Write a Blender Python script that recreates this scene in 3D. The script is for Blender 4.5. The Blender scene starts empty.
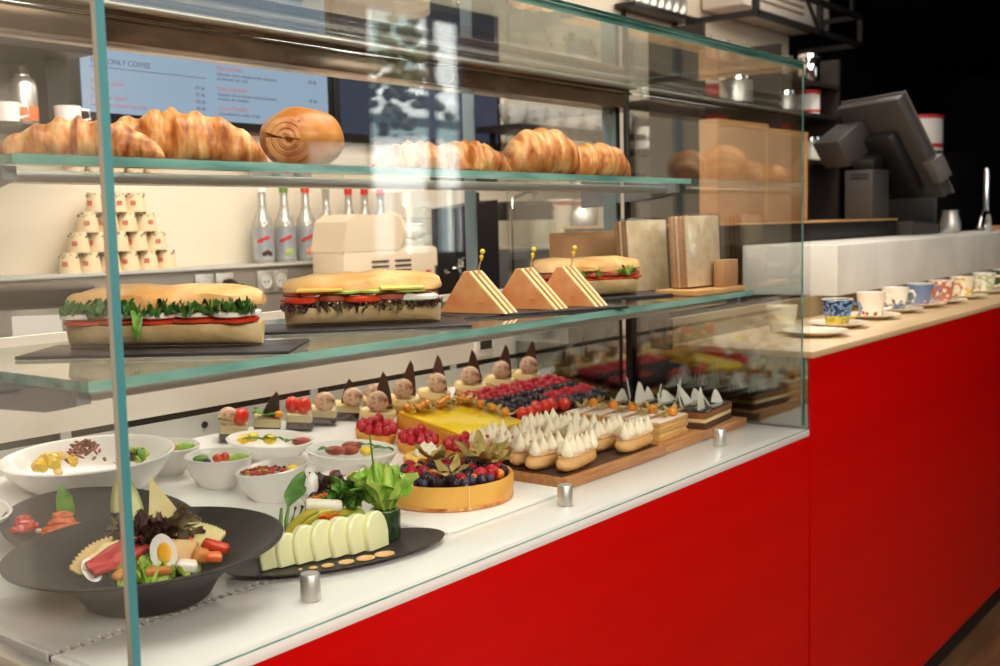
import bpy, bmesh, math, random
from mathutils import Vector, Matrix, noise, Euler
random.seed(7)
PI = math.pi
C = bpy.context.scene.collection
R = math.radians
S = bpy.context.scene

# ------------------------------------------------------------------ materials
def node_mat(name):
    m = bpy.data.materials.new(name); m.use_nodes = True
    nt = m.node_tree
    b = nt.nodes['Principled BSDF']
    return m, nt, b
def lin(c):
    f = lambda v: (v/255/12.92) if v/255 <= .04045 else ((v/255+.055)/1.055)**2.4
    return tuple(f(v) for v in c)+(1,)
def mat(name, c, rough=.5, metal=0, c2=None, scale=30, detail=4, lo=.35, hi=.65, bump=0, bscale=None, coat=0, sss=0, spec=.5, trans=0, ior=1.45, stretch=None, c3=None):
    m, nt, b = node_mat(name)
    L = nt.links
    b.inputs['Base Color'].default_value = lin(c)
    b.inputs['Roughness'].default_value = rough
    b.inputs['Metallic'].default_value = metal
    b.inputs['Specular IOR Level'].default_value = spec
    b.inputs['Coat Weight'].default_value = coat
    b.inputs['Transmission Weight'].default_value = trans
    b.inputs['IOR'].default_value = ior
    if sss:
        b.inputs['Subsurface Weight'].default_value = sss
        b.inputs['Subsurface Radius'].default_value = (.01, .006, .004)
        b.inputs['Subsurface Scale'].default_value = .5
    vec = None
    if c2 or bump:
        tc = nt.nodes.new('ShaderNodeTexCoord'); mp = nt.nodes.new('ShaderNodeMapping')
        L.new(tc.outputs['Object'], mp.inputs['Vector'])
        if stretch: mp.inputs['Scale'].default_value = stretch
        vec = mp.outputs['Vector']
    if c2:
        n = nt.nodes.new('ShaderNodeTexNoise'); n.inputs['Scale'].default_value = scale; n.inputs['Detail'].default_value = detail
        L.new(vec, n.inputs['Vector'])
        r = nt.nodes.new('ShaderNodeValToRGB')
        r.color_ramp.elements[0].position = lo; r.color_ramp.elements[0].color = lin(c)
        r.color_ramp.elements[1].position = hi; r.color_ramp.elements[1].color = lin(c2)
        if c3:
            e = r.color_ramp.elements.new((lo+hi)/2); e.color = lin(c3)
        L.new(n.outputs['Fac'], r.inputs['Fac']); L.new(r.outputs['Color'], b.inputs['Base Color'])
    if bump:
        n2 = nt.nodes.new('ShaderNodeTexNoise'); n2.inputs['Scale'].default_value = bscale or scale; n2.inputs['Detail'].default_value = 5
        L.new(vec, n2.inputs['Vector'])
        bp = nt.nodes.new('ShaderNodeBump'); bp.inputs['Strength'].default_value = bump; bp.inputs['Distance'].default_value = .004
        L.new(n2.outputs['Fac'], bp.inputs['Height']); L.new(bp.outputs['Normal'], b.inputs['Normal'])
    return m
def glass(name, tint, f0=.04, rough=0.0):
    """thin clear pane: straight-through light plus mirror reflection growing towards grazing angles"""
    m = bpy.data.materials.new(name); m.use_nodes = True
    nt = m.node_tree; nt.nodes.clear(); L = nt.links
    N = lambda t: nt.nodes.new(t)
    o, mx, t, g, ge, d = N('ShaderNodeOutputMaterial'), N('ShaderNodeMixShader'), N('ShaderNodeBsdfTransparent'), N('ShaderNodeBsdfGlossy'), N('ShaderNodeNewGeometry'), N('ShaderNodeVectorMath')
    t.inputs['Color'].default_value = tint+(1,); g.inputs['Roughness'].default_value = rough; g.inputs['Color'].default_value = (1, 1, 1, 1)
    d.operation = 'DOT_PRODUCT'; L.new(ge.outputs['Normal'], d.inputs[0]); L.new(ge.outputs['Incoming'], d.inputs[1])
    prev = d.outputs['Value']
    for op, v in (('ABSOLUTE', 0), ('SUBTRACT', 1.0), ('POWER', 5.0), ('MULTIPLY', 1-f0), ('ADD', f0)):
        k = N('ShaderNodeMath'); k.operation = op
        if op == 'SUBTRACT': k.inputs[0].default_value = 1.0; L.new(prev, k.inputs[1])
        else:
            L.new(prev, k.inputs[0]); k.inputs[1].default_value = v
        prev = k.outputs[0]
    L.new(prev, mx.inputs['Fac']); L.new(t.outputs[0], mx.inputs[1]); L.new(g.outputs[0], mx.inputs[2]); L.new(mx.outputs[0], o.inputs['Surface'])
    return m
def emit(name, c, s):
    m, nt, b = node_mat(name)
    b.inputs['Base Color'].default_value = (0.01, .01, .01, 1)
    b.inputs['Emission Color'].default_value = lin(c); b.inputs['Emission Strength'].default_value = s
    b.inputs['Roughness'].default_value = .2
    return m
M = {}
M['glass'] = glass('clear_glass', (.985, .99, .988), .042)
M['sideglass'] = glass('coated_side_glass', (.93, .95, .94), .16)
M['shelfglass'] = glass('shelf_glass', (.93, .965, .95), .035)
M['acrylic'] = glass('clear_acrylic', (.97, .97, .97), .012, .03)
M['thinglass'] = glass('tumbler_glass', (.94, .95, .94), .05)
M['teal'] = mat('glass_cut_edge_teal', (72, 190, 206), .3, spec=.5, c2=(130, 220, 228), scale=3, stretch=(1, 1, .4))  # bright colour stands in for light piped through the cut edge
M['edge'] = mat('glass_cut_edge_green', (84, 140, 128), .2, spec=.8, c2=(150, 200, 185), scale=5, stretch=(1, 6, 6))
M['steel'] = mat('brushed_steel', (222, 218, 210), .36, .85, bump=.05, bscale=60, stretch=(1, 30, 30))
M['mirrorsteel'] = mat('polished_steel_end', (150, 152, 150), .06, 1)
M['chrome'] = mat('chrome', (230, 230, 230), .08, 1)
M['greymetal'] = mat('grey_anodised_metal', (122, 122, 128), .4, .6)
M['darkmetal'] = mat('dark_metal', (62, 56, 52), .4, .7)
M['bronze'] = mat('bronze_reflective_profile', (168, 140, 116), .2, .7, c2=(190, 124, 80), scale=5, lo=.42, hi=.75, stretch=(1, 3, 3), c3=(118, 100, 82))  # brown reflections of the room are put into the steel profile's colour
M['bluegrey'] = mat('frosted_blue_grey_panel', (136, 154, 160), .35, spec=.4)
M['red'] = mat('red_lacquer_panel', (204, 4, 4), .22, c2=(196, 3, 4), scale=1.6, detail=3, stretch=(.25, 1, 9), coat=.0, spec=.3)
M['black'] = mat('black_plinth', (22, 20, 20), .5)
M['white'] = mat('white_deck_laminate', (236, 232, 226), .22, spec=.4, coat=.2)
M['cream'] = mat('cream_panel', (236, 226, 212), .4)
M['greywall'] = mat('grey_inner_wall', (196, 194, 186), .35)
M['wall'] = mat('warm_cream_paint', (232, 220, 196), .7, c2=(226, 212, 188), scale=1.5)
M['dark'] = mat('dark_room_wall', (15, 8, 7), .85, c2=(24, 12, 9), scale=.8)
M['ceil'] = mat('dark_ceiling', (34, 28, 24), .8)
M['frontwall'] = mat('street_wall_paint', (96, 78, 62), .8, c2=(120, 92, 66), scale=.7)
M['backsplash'] = mat('grey_backsplash', (150, 142, 132), .35, .3)
M['concrete'] = mat('pale_concrete', (206, 202, 192), .6, c2=(226, 222, 212), scale=4, detail=8, bump=.06, bscale=18)
M['tanledge'] = mat('tan_ledge_laminate', (206, 178, 136), .35, c2=(190, 162, 122), scale=5, stretch=(.3, 4, 4))
M['tanriser'] = mat('tan_riser_laminate', (150, 130, 96), .5, c2=(164, 142, 106), scale=4)
M['floorwood'] = mat('dark_brown_floor_boards', (82, 58, 38), .4, c2=(112, 82, 56), scale=6, stretch=(.4, 5, 1), detail=8)
M['wood'] = mat('serving_board_wood', (196, 142, 92), .4, c2=(168, 112, 66), scale=14, detail=6, stretch=(.6, 8, 8))
M['woodlight'] = mat('light_wood', (222, 172, 112), .5, c2=(206, 152, 92), scale=20, stretch=(1, 8, 8))
M['kraft'] = mat('kraft_card', (196, 150, 108), .8, c2=(186, 138, 96), scale=12)
M['slate'] = mat('black_slate', (44, 42, 46), .35, c2=(58, 56, 60), scale=18, bump=.12, bscale=40)
M['blackbowl'] = mat('matt_black_stoneware', (40, 36, 38), .42, c2=(52, 48, 50), scale=40, bump=.12, bscale=160)
M['porcelain'] = mat('white_porcelain', (240, 236, 230), .15, coat=.3)
M['creamcup'] = mat('cream_china', (236, 224, 200), .2, coat=.3)
M['crust'] = mat('golden_croissant_crust', (150, 72, 26), .42, c2=(246, 200, 132), scale=16, detail=8, lo=.3, hi=.68, bump=.7, bscale=26, coat=.15, stretch=(5, .8, 1.6), c3=(218, 140, 72))
M['bun'] = mat('brioche_crust', (196, 112, 44), .35, c2=(226, 158, 82), scale=16, detail=6, bump=.15, bscale=60, coat=.15)
M['bunspiral'] = mat('brioche_spiral_crumb', (176, 98, 52), .5, c2=(226, 168, 108), scale=30, detail=4, bump=.2, bscale=60)
M['baguette'] = mat('baguette_crust', (226, 158, 84), .45, c2=(248, 208, 148), scale=14, detail=6, bump=.14, bscale=70)
M['crumb'] = mat('baguette_crumb', (242, 216, 166), .75, c2=(230, 192, 130), scale=30, bump=.35, bscale=90)
M['toast'] = mat('toasted_sandwich_bread', (226, 134, 76), .65, c2=(242, 184, 124), scale=14, detail=8, bump=.1, bscale=90)
M['toastedge'] = mat('sandwich_crumb_edge', (250, 226, 176), .7, c2=(240, 208, 148), scale=60, bump=.3, bscale=120)
M['green'] = mat('salad_green', (62, 116, 34), .4, c2=(122, 164, 60), scale=26, sss=.1)
M['darkgreen'] = mat('rocket_green', (40, 84, 28), .45, c2=(74, 122, 44), scale=40)
M['pale'] = mat('pale_lettuce', (196, 212, 106), .4, c2=(128, 178, 56), scale=24, sss=.1, stretch=(3, 3, .7))
M['endive'] = mat('endive_leaf', (232, 230, 178), .4, c2=(186, 202, 96), scale=18, stretch=(5, 5, .6), sss=.1)
M['radicchio'] = mat('dark_red_lettuce', (58, 34, 36), .45, c2=(116, 108, 60), scale=22, c3=(84, 56, 52))
M['mint'] = mat('mint_leaf', (72, 120, 46), .5, c2=(110, 150, 70), scale=60, bump=.3, bscale=100)
M['tomato'] = mat('tomato_red', (206, 42, 22), .22, c2=(226, 84, 46), scale=26, coat=.3, sss=.1)
M['orange'] = mat('salmon_orange', (234, 104, 50), .3, c2=(244, 140, 86), scale=40, stretch=(1, 4, 1), coat=.2)
M['mozz'] = mat('mozzarella', (246, 240, 226), .35, coat=.2, sss=.15)
M['cheese'] = mat('yellow_cheese', (246, 202, 92), .4, c2=(250, 214, 120), scale=10)
M['parm'] = mat('parmesan_shaving', (244, 230, 172), .5, c2=(236, 214, 146), scale=30)
M['beige'] = mat('beige_cheese_wafer', (226, 194, 138), .5, c2=(212, 172, 112), scale=20)
M['ham'] = mat('roast_pink_meat', (196, 106, 84), .4, c2=(150, 60, 48), scale=24)
M['cured'] = mat('cured_red_meat', (190, 48, 52), .4, c2=(214, 86, 84), scale=30, stretch=(1, 5, 1))
M['browngrill'] = mat('grilled_vegetable', (96, 50, 26), .4, c2=(170, 92, 48), scale=24, bump=.3, bscale=60)
M['avocado'] = mat('green_pepper_slice', (150, 182, 66), .35, c2=(196, 208, 110), scale=20)
M['eggwhite'] = mat('egg_white', (250, 246, 236), .25, coat=.2, sss=.1)
M['yolk'] = mat('egg_yolk', (246, 168, 30), .4, c2=(250, 194, 60), scale=40)
M['crouton'] = mat('golden_cracker', (222, 152, 84), .7, c2=(202, 122, 58), scale=60, bump=.3, bscale=120)
M['melon'] = mat('pale_melon', (248, 244, 200), .3, c2=(228, 234, 170), scale=14, coat=.2, sss=.1)
M['cuke'] = mat('cucumber_skin', (24, 48, 22), .25, c2=(40, 72, 30), scale=40, stretch=(4, 4, 1), coat=.2)
M['pepper'] = mat('yellow_green_pepper', (206, 188, 62), .25, c2=(164, 172, 60), scale=20, coat=.3)
M['bean'] = mat('green_bean', (86, 132, 46), .4, c2=(112, 156, 62), scale=20)
M['palm'] = mat('heart_of_palm', (244, 236, 214), .4)
M['carrot'] = mat('grated_carrot', (240, 132, 44), .5, c2=(226, 106, 30), scale=30)
M['sauce'] = mat('sesame_sauce', (240, 192, 130), .3, c2=(230, 172, 104), scale=30)
M['rasp'] = mat('raspberry', (212, 24, 48), .32, c2=(166, 10, 32), scale=90, coat=.25, sss=.12)
M['straw'] = mat('strawberry', (222, 36, 30), .25, c2=(240, 84, 50), scale=40, coat=.4, sss=.1)
M['blackberry'] = mat('blackberry', (34, 24, 34), .25, c2=(58, 36, 50), scale=60, coat=.4)
M['blueberry'] = mat('blueberry', (52, 50, 74), .45, c2=(80, 80, 104), scale=30)
M['physalis'] = mat('physalis_berry', (240, 146, 24), .25, coat=.4, sss=.1)
M['husk'] = mat('physalis_husk', (206, 176, 104), .6, c2=(168, 146, 76), scale=40)
M['lemon'] = mat('lemon_curd', (255, 206, 26), .22, c2=(255, 222, 70), scale=10, coat=.3)
M['tartshell'] = mat('tart_pastry', (232, 166, 70), .55, c2=(214, 136, 46), scale=22, bump=.15, bscale=80)
M['tartpale'] = mat('tart_pastry_side', (238, 184, 88), .55, c2=(226, 158, 60), scale=14, bump=.1, bscale=80)
M['jelly'] = mat('dark_berry_jelly', (86, 14, 26), .12, coat=.5, c2=(58, 10, 20), scale=20)
M['choux'] = mat('choux_pastry', (232, 186, 124), .55, c2=(218, 160, 92), scale=18, bump=.15, bscale=60)
M['icing'] = mat('nougat_icing', (226, 178, 130), .4)
M['cream2'] = mat('pale_mousse_cake', (240, 212, 146), .45, c2=(244, 224, 170), scale=10)
M['meringue'] = mat('meringue', (250, 240, 216), .5, c2=(250, 232, 196), scale=14, sss=.1)
M['macaron'] = mat('cocoa_dusted_macaron', (232, 196, 164), .7, c2=(150, 96, 72), scale=90, lo=.48, hi=.66, detail=6, bump=.2, bscale=120)
M['choc'] = mat('dark_chocolate', (58, 34, 26), .3, coat=.1)
M['chocmilk'] = mat('chocolate_fin', (92, 62, 56), .4)
M['glaze'] = mat('black_chocolate_glaze', (26, 18, 18), .12, coat=.4)
M['sponge'] = mat('brown_sponge', (150, 96, 56), .7, c2=(124, 74, 40), scale=40, bump=.2, bscale=100)
M['spongedark'] = mat('dark_sponge', (92, 62, 42), .7, c2=(74, 46, 30), scale=40, bump=.2, bscale=100)
M['whitechoc'] = mat('white_chocolate', (240, 236, 220), .35)
M['puff'] = mat('puff_pastry_layers', (206, 146, 80), .6, c2=(226, 178, 112), scale=40, stretch=(1, 1, 12), bump=.4, bscale=60)
M['custard'] = mat('pastry_custard', (240, 206, 128), .4)
M['sugar'] = mat('icing_sugar_top', (246, 234, 222), .7, c2=(236, 214, 190), scale=24)
M['papercup'] = mat('cream_paper_cup', (232, 208, 166), .6)
M['paperin'] = mat('cup_inside_shadowless_paper', (206, 180, 140), .7)
M['print'] = mat('dark_brown_print', (70, 44, 30), .6)
M['logored'] = mat('logo_red', (212, 44, 40), .5)
M['white2'] = mat('plain_white', (244, 240, 232), .5)
M['offwhite'] = mat('appliance_cream_plastic', (236, 214, 182), .4)
M['blackplastic'] = mat('black_plastic', (26, 24, 24), .4)
M['posgrey'] = mat('dark_grey_plastic', (66, 62, 60), .45)
M['poslight'] = mat('mid_grey_plastic', (96, 90, 88), .4)
M['bottlelabel'] = mat('silver_blue_label', (172, 178, 184), .35, .4, c2=(196, 198, 200), scale=12)
M['bottleglass'] = mat('bottle_glass', (184, 180, 168), .12, .3, spec=.8)
M['slot'] = mat('dark_slot', (60, 50, 44), .6)
M['rubber'] = mat('black_rubber', (24, 22, 22), .6)
M['grille'] = mat('grille_plastic', (206, 202, 192), .4)
M['bracket'] = mat('shelf_bracket_grey', (150, 148, 154), .4, .2)
M['menublue'] = emit('menu_screen_blue', (166, 190, 214), .8)
M['menudark'] = emit('menu_screen_dim', (70, 76, 98), .6)
M['led'] = emit('led_lens', (255, 236, 210), 4)
M['ink'] = mat('menu_ink', (76, 84, 98), .6)
M['inkred'] = mat('menu_red_ink', (168, 104, 118), .6)
M['cardboard'] = mat('pale_crispbread', (240, 222, 192), .7, c2=(226, 198, 160), scale=40, bump=.3, bscale=80)
M['film'] = glass('clear_film', (.95, .94, .92), .05, .1)
M['crispbrown'] = mat('brown_crispbread_edge', (202, 160, 124), .7, c2=(180, 130, 94), scale=60, stretch=(1, 1, 6), bump=.4, bscale=80)
M['shelfwood'] = mat('dark_wood_shelf', (38, 30, 28), .5)
M['redshelf'] = mat('red_painted_shelf', (176, 24, 30), .4)  # red light falling on the shelf is put into its colour
M['brass'] = mat('brass_trim', (222, 196, 120), .3, .6)
M['facade'] = mat('white_facade', (236, 240, 238), .7)
M['facadegrey'] = mat('grey_green_facade', (150, 178, 172), .6)
M['street'] = mat('pale_street_paving', (190, 186, 178), .7)
M['awning'] = mat('white_awning', (250, 250, 248), .8)
M['foliage'] = mat('street_tree_green', (60, 78, 50), .7, c2=(92, 104, 74), scale=3)
M['peoplegrey'] = mat('dark_clothing', (50, 48, 52), .8)
M['skin'] = mat('skin', (196, 150, 124), .6)

# ------------------------------------------------------------------ mesh helpers
def nb(): return bmesh.new()
def xf(verts, c=(0, 0, 0), rot=None):
    mt = Matrix.Translation(c)
    if rot is not None: mt = mt @ Euler(rot).to_matrix().to_4x4()
    for v in verts: v.co = mt @ v.co
def box(bm, c, s, bevel=0, seg=2, rot=None, mi=0):
    r = bmesh.ops.create_cube(bm, size=1)
    vs = r['verts']
    for v in vs: v.co = Vector((v.co.x*s[0], v.co.y*s[1], v.co.z*s[2]))
    fs = list({f for v in vs for f in v.link_faces})
    if bevel:
        es = list({e for v in vs for e in v.link_edges})
        rr = bmesh.ops.bevel(bm, geom=es, offset=bevel, segments=seg, affect='EDGES', profile=.5)
        vs = list({v for f in rr['faces'] for v in f.verts} | {v for v in vs if v.is_valid})
        fs = list({f for v in vs for f in v.link_faces})
    for f in fs: f.material_index = mi
    xf(vs, c, rot)
    return vs
def loft(bm, rings, cap=True, closed=True, mi=0):
    rv = [[bm.verts.new(p) for p in r] for r in rings]
    n = len(rv[0]); out = [v for r in rv for v in r]
    for a, b in zip(rv[:-1], rv[1:]):
        for i in range(n if closed else n-1):
            j = (i+1) % n
            f = bm.faces.new((a[i], a[j], b[j], b[i])); f.material_index = mi
    if cap and closed:
        f = bm.faces.new(rv[0][::-1]); f.material_index = mi
        f = bm.faces.new(rv[-1]); f.material_index = mi
    return out
def lathe(bm, prof, c=(0, 0, 0), seg=32, sx=1, sy=1, warp=None, rot=None, cap=True, mi=0):
    rings = []
    for r, z in prof:
        ring = []
        for i in range(seg):
            a = 2*PI*i/seg
            p = Vector((math.cos(a)*max(r, 1e-5)*sx, math.sin(a)*max(r, 1e-5)*sy, z))
            if warp: p = Vector(warp(p, a, r, z))
            ring.append(p)
        rings.append(ring)
    vs = loft(bm, rings, cap, mi=mi)
    xf(vs, c, rot)
    return vs
def tube(bm, pts, rad, seg=8, mi=0):
    pts = [Vector(p) for p in pts]; rings = []
    up = Vector((0, 0, 1))
    for i, p in enumerate(pts):
        t = (pts[min(i+1, len(pts)-1)]-pts[max(i-1, 0)]).normalized()
        a = t.cross(up) if abs(t.z) < .95 else t.cross(Vector((1, 0, 0)))
        a.normalize(); b = a.cross(t).normalized()
        r = rad[i] if isinstance(rad, (list, tuple)) else rad
        rings.append([p+a*(r*math.cos(2*PI*k/seg))+b*(r*math.sin(2*PI*k/seg)) for k in range(seg)])
    return loft(bm, rings, mi=mi)
def blob(bm, c, s, amp=0, freq=8, sub=3, seed=0, rot=None, mi=0):
    r = bmesh.ops.create_icosphere(bm, subdivisions=sub, radius=1)
    vs = r['verts']; off = Vector((seed*3.1, seed*1.7, seed*.9))
    for v in vs:
        d = v.co.normalized()
        k = 1+amp*noise.noise(d*freq+off)
        v.co = Vector((d.x*s[0]*k, d.y*s[1]*k, d.z*s[2]*k))
    for f in {f for v in vs for f in v.link_faces}: f.material_index = mi
    xf(vs, c, rot)
    return vs
def prism(bm, pts, h, c=(0, 0, 0), rot=None, mi=0):
    vs = loft(bm, [[(x, y, 0) for x, y in pts], [(x, y, h) for x, y in pts]], mi=mi)
    xf(vs, c, rot)
    return vs
def sheet(bm, fn, nu, nv, th=.0008, mi=0):
    g = [[bm.verts.new(fn(u/(nu-1), v/(nv-1))) for v in range(nv)] for u in range(nu)]
    for a in range(nu-1):
        for b in range(nv-1):
            f = bm.faces.new((g[a][b], g[a+1][b], g[a+1][b+1], g[a][b+1])); f.material_index = mi
    return [v for r in g for v in r]
def link(name, bm, mats, parent=None, loc=(0, 0, 0), rot=(0, 0, 0), smooth=True, solid=0, recalc=True, auto=True):
    if recalc: bmesh.ops.recalc_face_normals(bm, faces=bm.faces)
    me = bpy.data.meshes.new(name); bm.to_mesh(me); bm.free()
    for m in (mats if isinstance(mats, (list, tuple)) else [mats]): me.materials.append(M[m] if isinstance(m, str) else m)
    if smooth:
        me.polygons.foreach_set('use_smooth', [True]*len(me.polygons))
        if auto: me.set_sharp_from_angle(angle=R(38))
    o = bpy.data.objects.new(name, me); C.objects.link(o)
    o.location = loc; o.rotation_euler = rot
    if parent: o.parent = parent
    if solid:
        md = o.modifiers.new('thick', 'SOLIDIFY'); md.thickness = solid; md.offset = 0
    return o
def tag(o, label=None, cat=None, group=None, kind=None):
    if label: o['label'] = label
    if cat: o['category'] = cat
    if group: o['group'] = group
    if kind: o['kind'] = kind
    return o
def thing(name, label, cat, loc=(0, 0, 0), rz=0, group=None):
    o = bpy.data.objects.new(name, None); C.objects.link(o); o.empty_display_size = .02
    o.location = loc; o.rotation_euler = (0, 0, rz)
    return tag(o, label, cat, group)
KD, YD, ZD = .18, .43, .9351
TILT = math.atan(KD)
def on_deck(o, loc, rz=0, r=.04):
    """rest a thing with a foot of radius r on the deck, flat in front, rising at the back"""
    x, y, z = loc; t = 0
    if y-r > YD: t = TILT; z = ZD+(y-YD)*KD
    elif y+r > YD: t = math.atan(KD*(y+r-YD)/(2*r)); z = ZD+KD*(y+r-YD)/2
    else: z = ZD
    o.location = (x, y, z+.0006)
    o.rotation_euler = (Matrix.Rotation(t, 4, 'X') @ Matrix.Rotation(rz, 4, 'Z')).to_euler()
    return o
def struct(name, bm, m, parent=None):
    o = link(name, bm, m, parent)
    if parent is None: o['kind'] = 'structure'
    return o
def dup(o, label=None, group=None, loc=None, rz=None, deck=False, scale=None):
    def rec(a, par):
        c = a.copy(); C.objects.link(c)
        if par: c.parent = par
        for ch in list(a.children): rec(ch, c)
        return c
    r = rec(o, None)
    if label: r['label'] = label
    if group: r['group'] = group
    if loc is not None:
        if deck: on_deck(r, loc, rz or 0)
        else:
            r.location = loc
            if rz is not None: r.rotation_euler = (0, 0, rz)
    if scale: r.scale = (scale,)*3
    return r
def share(o, name, parent, loc, rot=(0, 0, 0), scale=1):
    c = bpy.data.objects.new(name, o if isinstance(o, bpy.types.Mesh) else o.data); C.objects.link(c)
    c.parent = parent; c.location = loc; c.rotation_euler = rot
    c.scale = (scale,)*3 if not isinstance(scale, tuple) else scale
    return c
def mesh_of(bm, mats, smooth=True, name='mesh'):
    bmesh.ops.recalc_face_normals(bm, faces=bm.faces)
    me = bpy.data.meshes.new(name); bm.to_mesh(me); bm.free()
    for m in (mats if isinstance(mats, (list, tuple)) else [mats]): me.materials.append(M[m])
    if smooth:
        me.polygons.foreach_set('use_smooth', [True]*len(me.polygons)); me.set_sharp_from_angle(angle=R(40))
    return me
def text(name, body, size, m, parent, loc, rot, align='LEFT', ext=.0004):
    cu = bpy.data.curves.new(name, 'FONT'); cu.body = body; cu.size = size; cu.extrude = ext; cu.align_x = align
    cu.materials.append(M[m])
    tmp = bpy.data.objects.new(name, cu); C.objects.link(tmp); bpy.context.view_layer.update()
    me = bpy.data.meshes.new_from_object(tmp.evaluated_get(bpy.context.evaluated_depsgraph_get())); bpy.data.objects.remove(tmp)
    o = bpy.data.objects.new(name, me); C.objects.link(o); o.parent = parent; o.location = loc; o.rotation_euler = rot
    return o
ORD = ['first', 'second', 'third', 'fourth', 'fifth', 'sixth', 'seventh', 'eighth', 'ninth', 'tenth']

# ------------------------------------------------------------------ camera
cam = bpy.data.cameras.new('camera'); co = bpy.data.objects.new('camera', cam); C.objects.link(co)
cam.sensor_fit = 'HORIZONTAL'; cam.sensor_width = 36; cam.lens = 1108.04*36/1000
cam.clip_start = .02
cam.dof.use_dof = True; cam.dof.focus_distance = 1.75; cam.dof.aperture_fstop = 6.0
yw, pt, rl = .9055, .0975, -.0230
cyw, syw, cp, sp = math.cos(yw), math.sin(yw), math.cos(pt), math.sin(pt)
fw = Vector((syw*cp, cyw*cp, -sp)); rg = Vector((cyw, -syw, 0)); up = rg.cross(fw)
r2 = rg*math.cos(rl)+up*math.sin(rl); u2 = up*math.cos(rl)-rg*math.sin(rl)
mm = Matrix((r2, u2, -fw)).transposed().to_4x4(); mm.translation = (-.6472, -.9964, 1.42)
co.matrix_world = mm
S.camera = co
S.view_settings.view_transform = 'Standard'; S.view_settings.look = 'None'
S.view_settings.gamma = 1; S.view_settings.use_curve_mapping = False; S.view_settings.exposure = 0.0
S.cycles.max_bounces = 12; S.cycles.transparent_max_bounces = 32; S.cycles.glossy_bounces = 6
S.cycles.caustics_reflective = False; S.cycles.caustics_refractive = False
S.cycles.sample_clamp_indirect = 6

# ------------------------------------------------------------------ room
L, ZT = 1.7694, 1.7619
DR = .84            # rear wall of the display tub
def wallbox(name, x0, x1, y0, y1, z0, z1, m):
    bm = nb(); box(bm, ((x0+x1)/2, (y0+y1)/2, (z0+z1)/2), (x1-x0, y1-y0, z1-z0)); return struct(name, bm, m)
wallbox('floor', -3, 13, -4.1, 3.2, -.05, 0, 'floorwood')
wallbox('ceiling', -3, 13, -4.1, 3.2, 3.0, 3.1, 'ceil')
wallbox('wall_back', -3, 6.48, 2.1, 2.2, 0, 3.0, 'wall')
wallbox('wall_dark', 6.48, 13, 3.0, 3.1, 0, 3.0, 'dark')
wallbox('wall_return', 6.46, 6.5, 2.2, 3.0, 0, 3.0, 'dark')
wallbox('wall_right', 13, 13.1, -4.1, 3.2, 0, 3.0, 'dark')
wallbox('wall_left', -3.1, -3, -4.1, 3.2, 0, 3.0, 'frontwall')
WX0, WX1, WZ0 = 4.46, 5.44, 1.20
bm = nb()
for (x0, x1, z0, z1) in ((-3, WX0, 0, 3), (WX1, 13, 0, 3), (WX0, WX1, 2.85, 3), (WX0, WX1, 0, WZ0)):
    box(bm, ((x0+x1)/2, -4.05, (z0+z1)/2), (x1-x0, .1, z1-z0))
struct('wall_front', bm, 'frontwall')
w = bpy.data.objects.new('window_1', None); C.objects.link(w); w.location = (4.95, -4.05, 0); w['kind'] = 'structure'
bm = nb()
for x in (-.475, .16, .475): box(bm, (x, 0, 2.025), (.03, .06, 1.64))
box(bm, (0, 0, 2.83), (.97, .06, .04)); box(bm, (0, 0, 1.22), (.97, .06, .04))
link('frame', bm, 'greymetal', w)
bm = nb(); box(bm, (0, 0, 2.025), (.93, .008, 1.57)); link('pane', bm, 'glass', w)
# outside, seen only as a reflection in the front glass
wallbox('street', 2, 22, -10, -4.1, -.1, -.02, 'street')

sg = thing('door_sign', 'small red square sign with white mark on the bright street window', 'sign', (5.01, -3.985, 1.66))
bm = nb(); box(bm, (0, 0, 0), (.12, .012, .15), .004); link('plate', bm, 'logored', sg)
bm = nb(); box(bm, (0, .008, .012), (.06, .004, .07), .001); link('mark', bm, 'white2', sg)

fb = thing('street_building', 'white and grey building across the street, reflected in the case glass', 'building', (11, -9.4, 0))
bm = nb(); box(bm, (0, 0, 1.5), (7, .6, 3.0)); link('shop_floor', bm, 'facadegrey', fb)
bm = nb(); box(bm, (0, 0, 4.3), (7, .5, 2.6)); link('upper_wall', bm, 'facade', fb)
bm = nb(); box(bm, (0, .35, 2.95), (7, .2, .18)); link('cornice', bm, 'facade', fb)
for x in (-2.6, -1.2, -.3, .75, 1.9):
    bm = nb(); box(bm, (x, .31, 1.35), (.9, .05, 1.7)); f = link('window', bm, 'white2', fb)
    bm = nb(); box(bm, (x, .345, 1.35), (.74, .02, 1.5)); link('pane', bm, 'bluegrey', f)
for x in (-2.4, -.8, .9, 2.5):
    bm = nb(); box(bm, (x, .26, 4.2), (.8, .05, 1.4)); link('window', bm, 'facadegrey', fb)
aw = thing('street_awning', 'white sloping awning outside the door, reflected in the case glass', 'awning', (7.45, -6.6, 1.98))
bm = nb(); sheet(bm, lambda u, v: (-1.3+2.6*u, .5-1.1*v, -.28*(1-v)+.28*v+.15*u), 6, 4); link('canvas', bm, 'awning', aw, solid=.02)
for x in (-1.25, 1.25):
    bm = nb(); tube(bm, [(x, -.3, -1.998), (x, -.3, .1)], .03); link('pole', bm, 'greymetal', aw)

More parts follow.
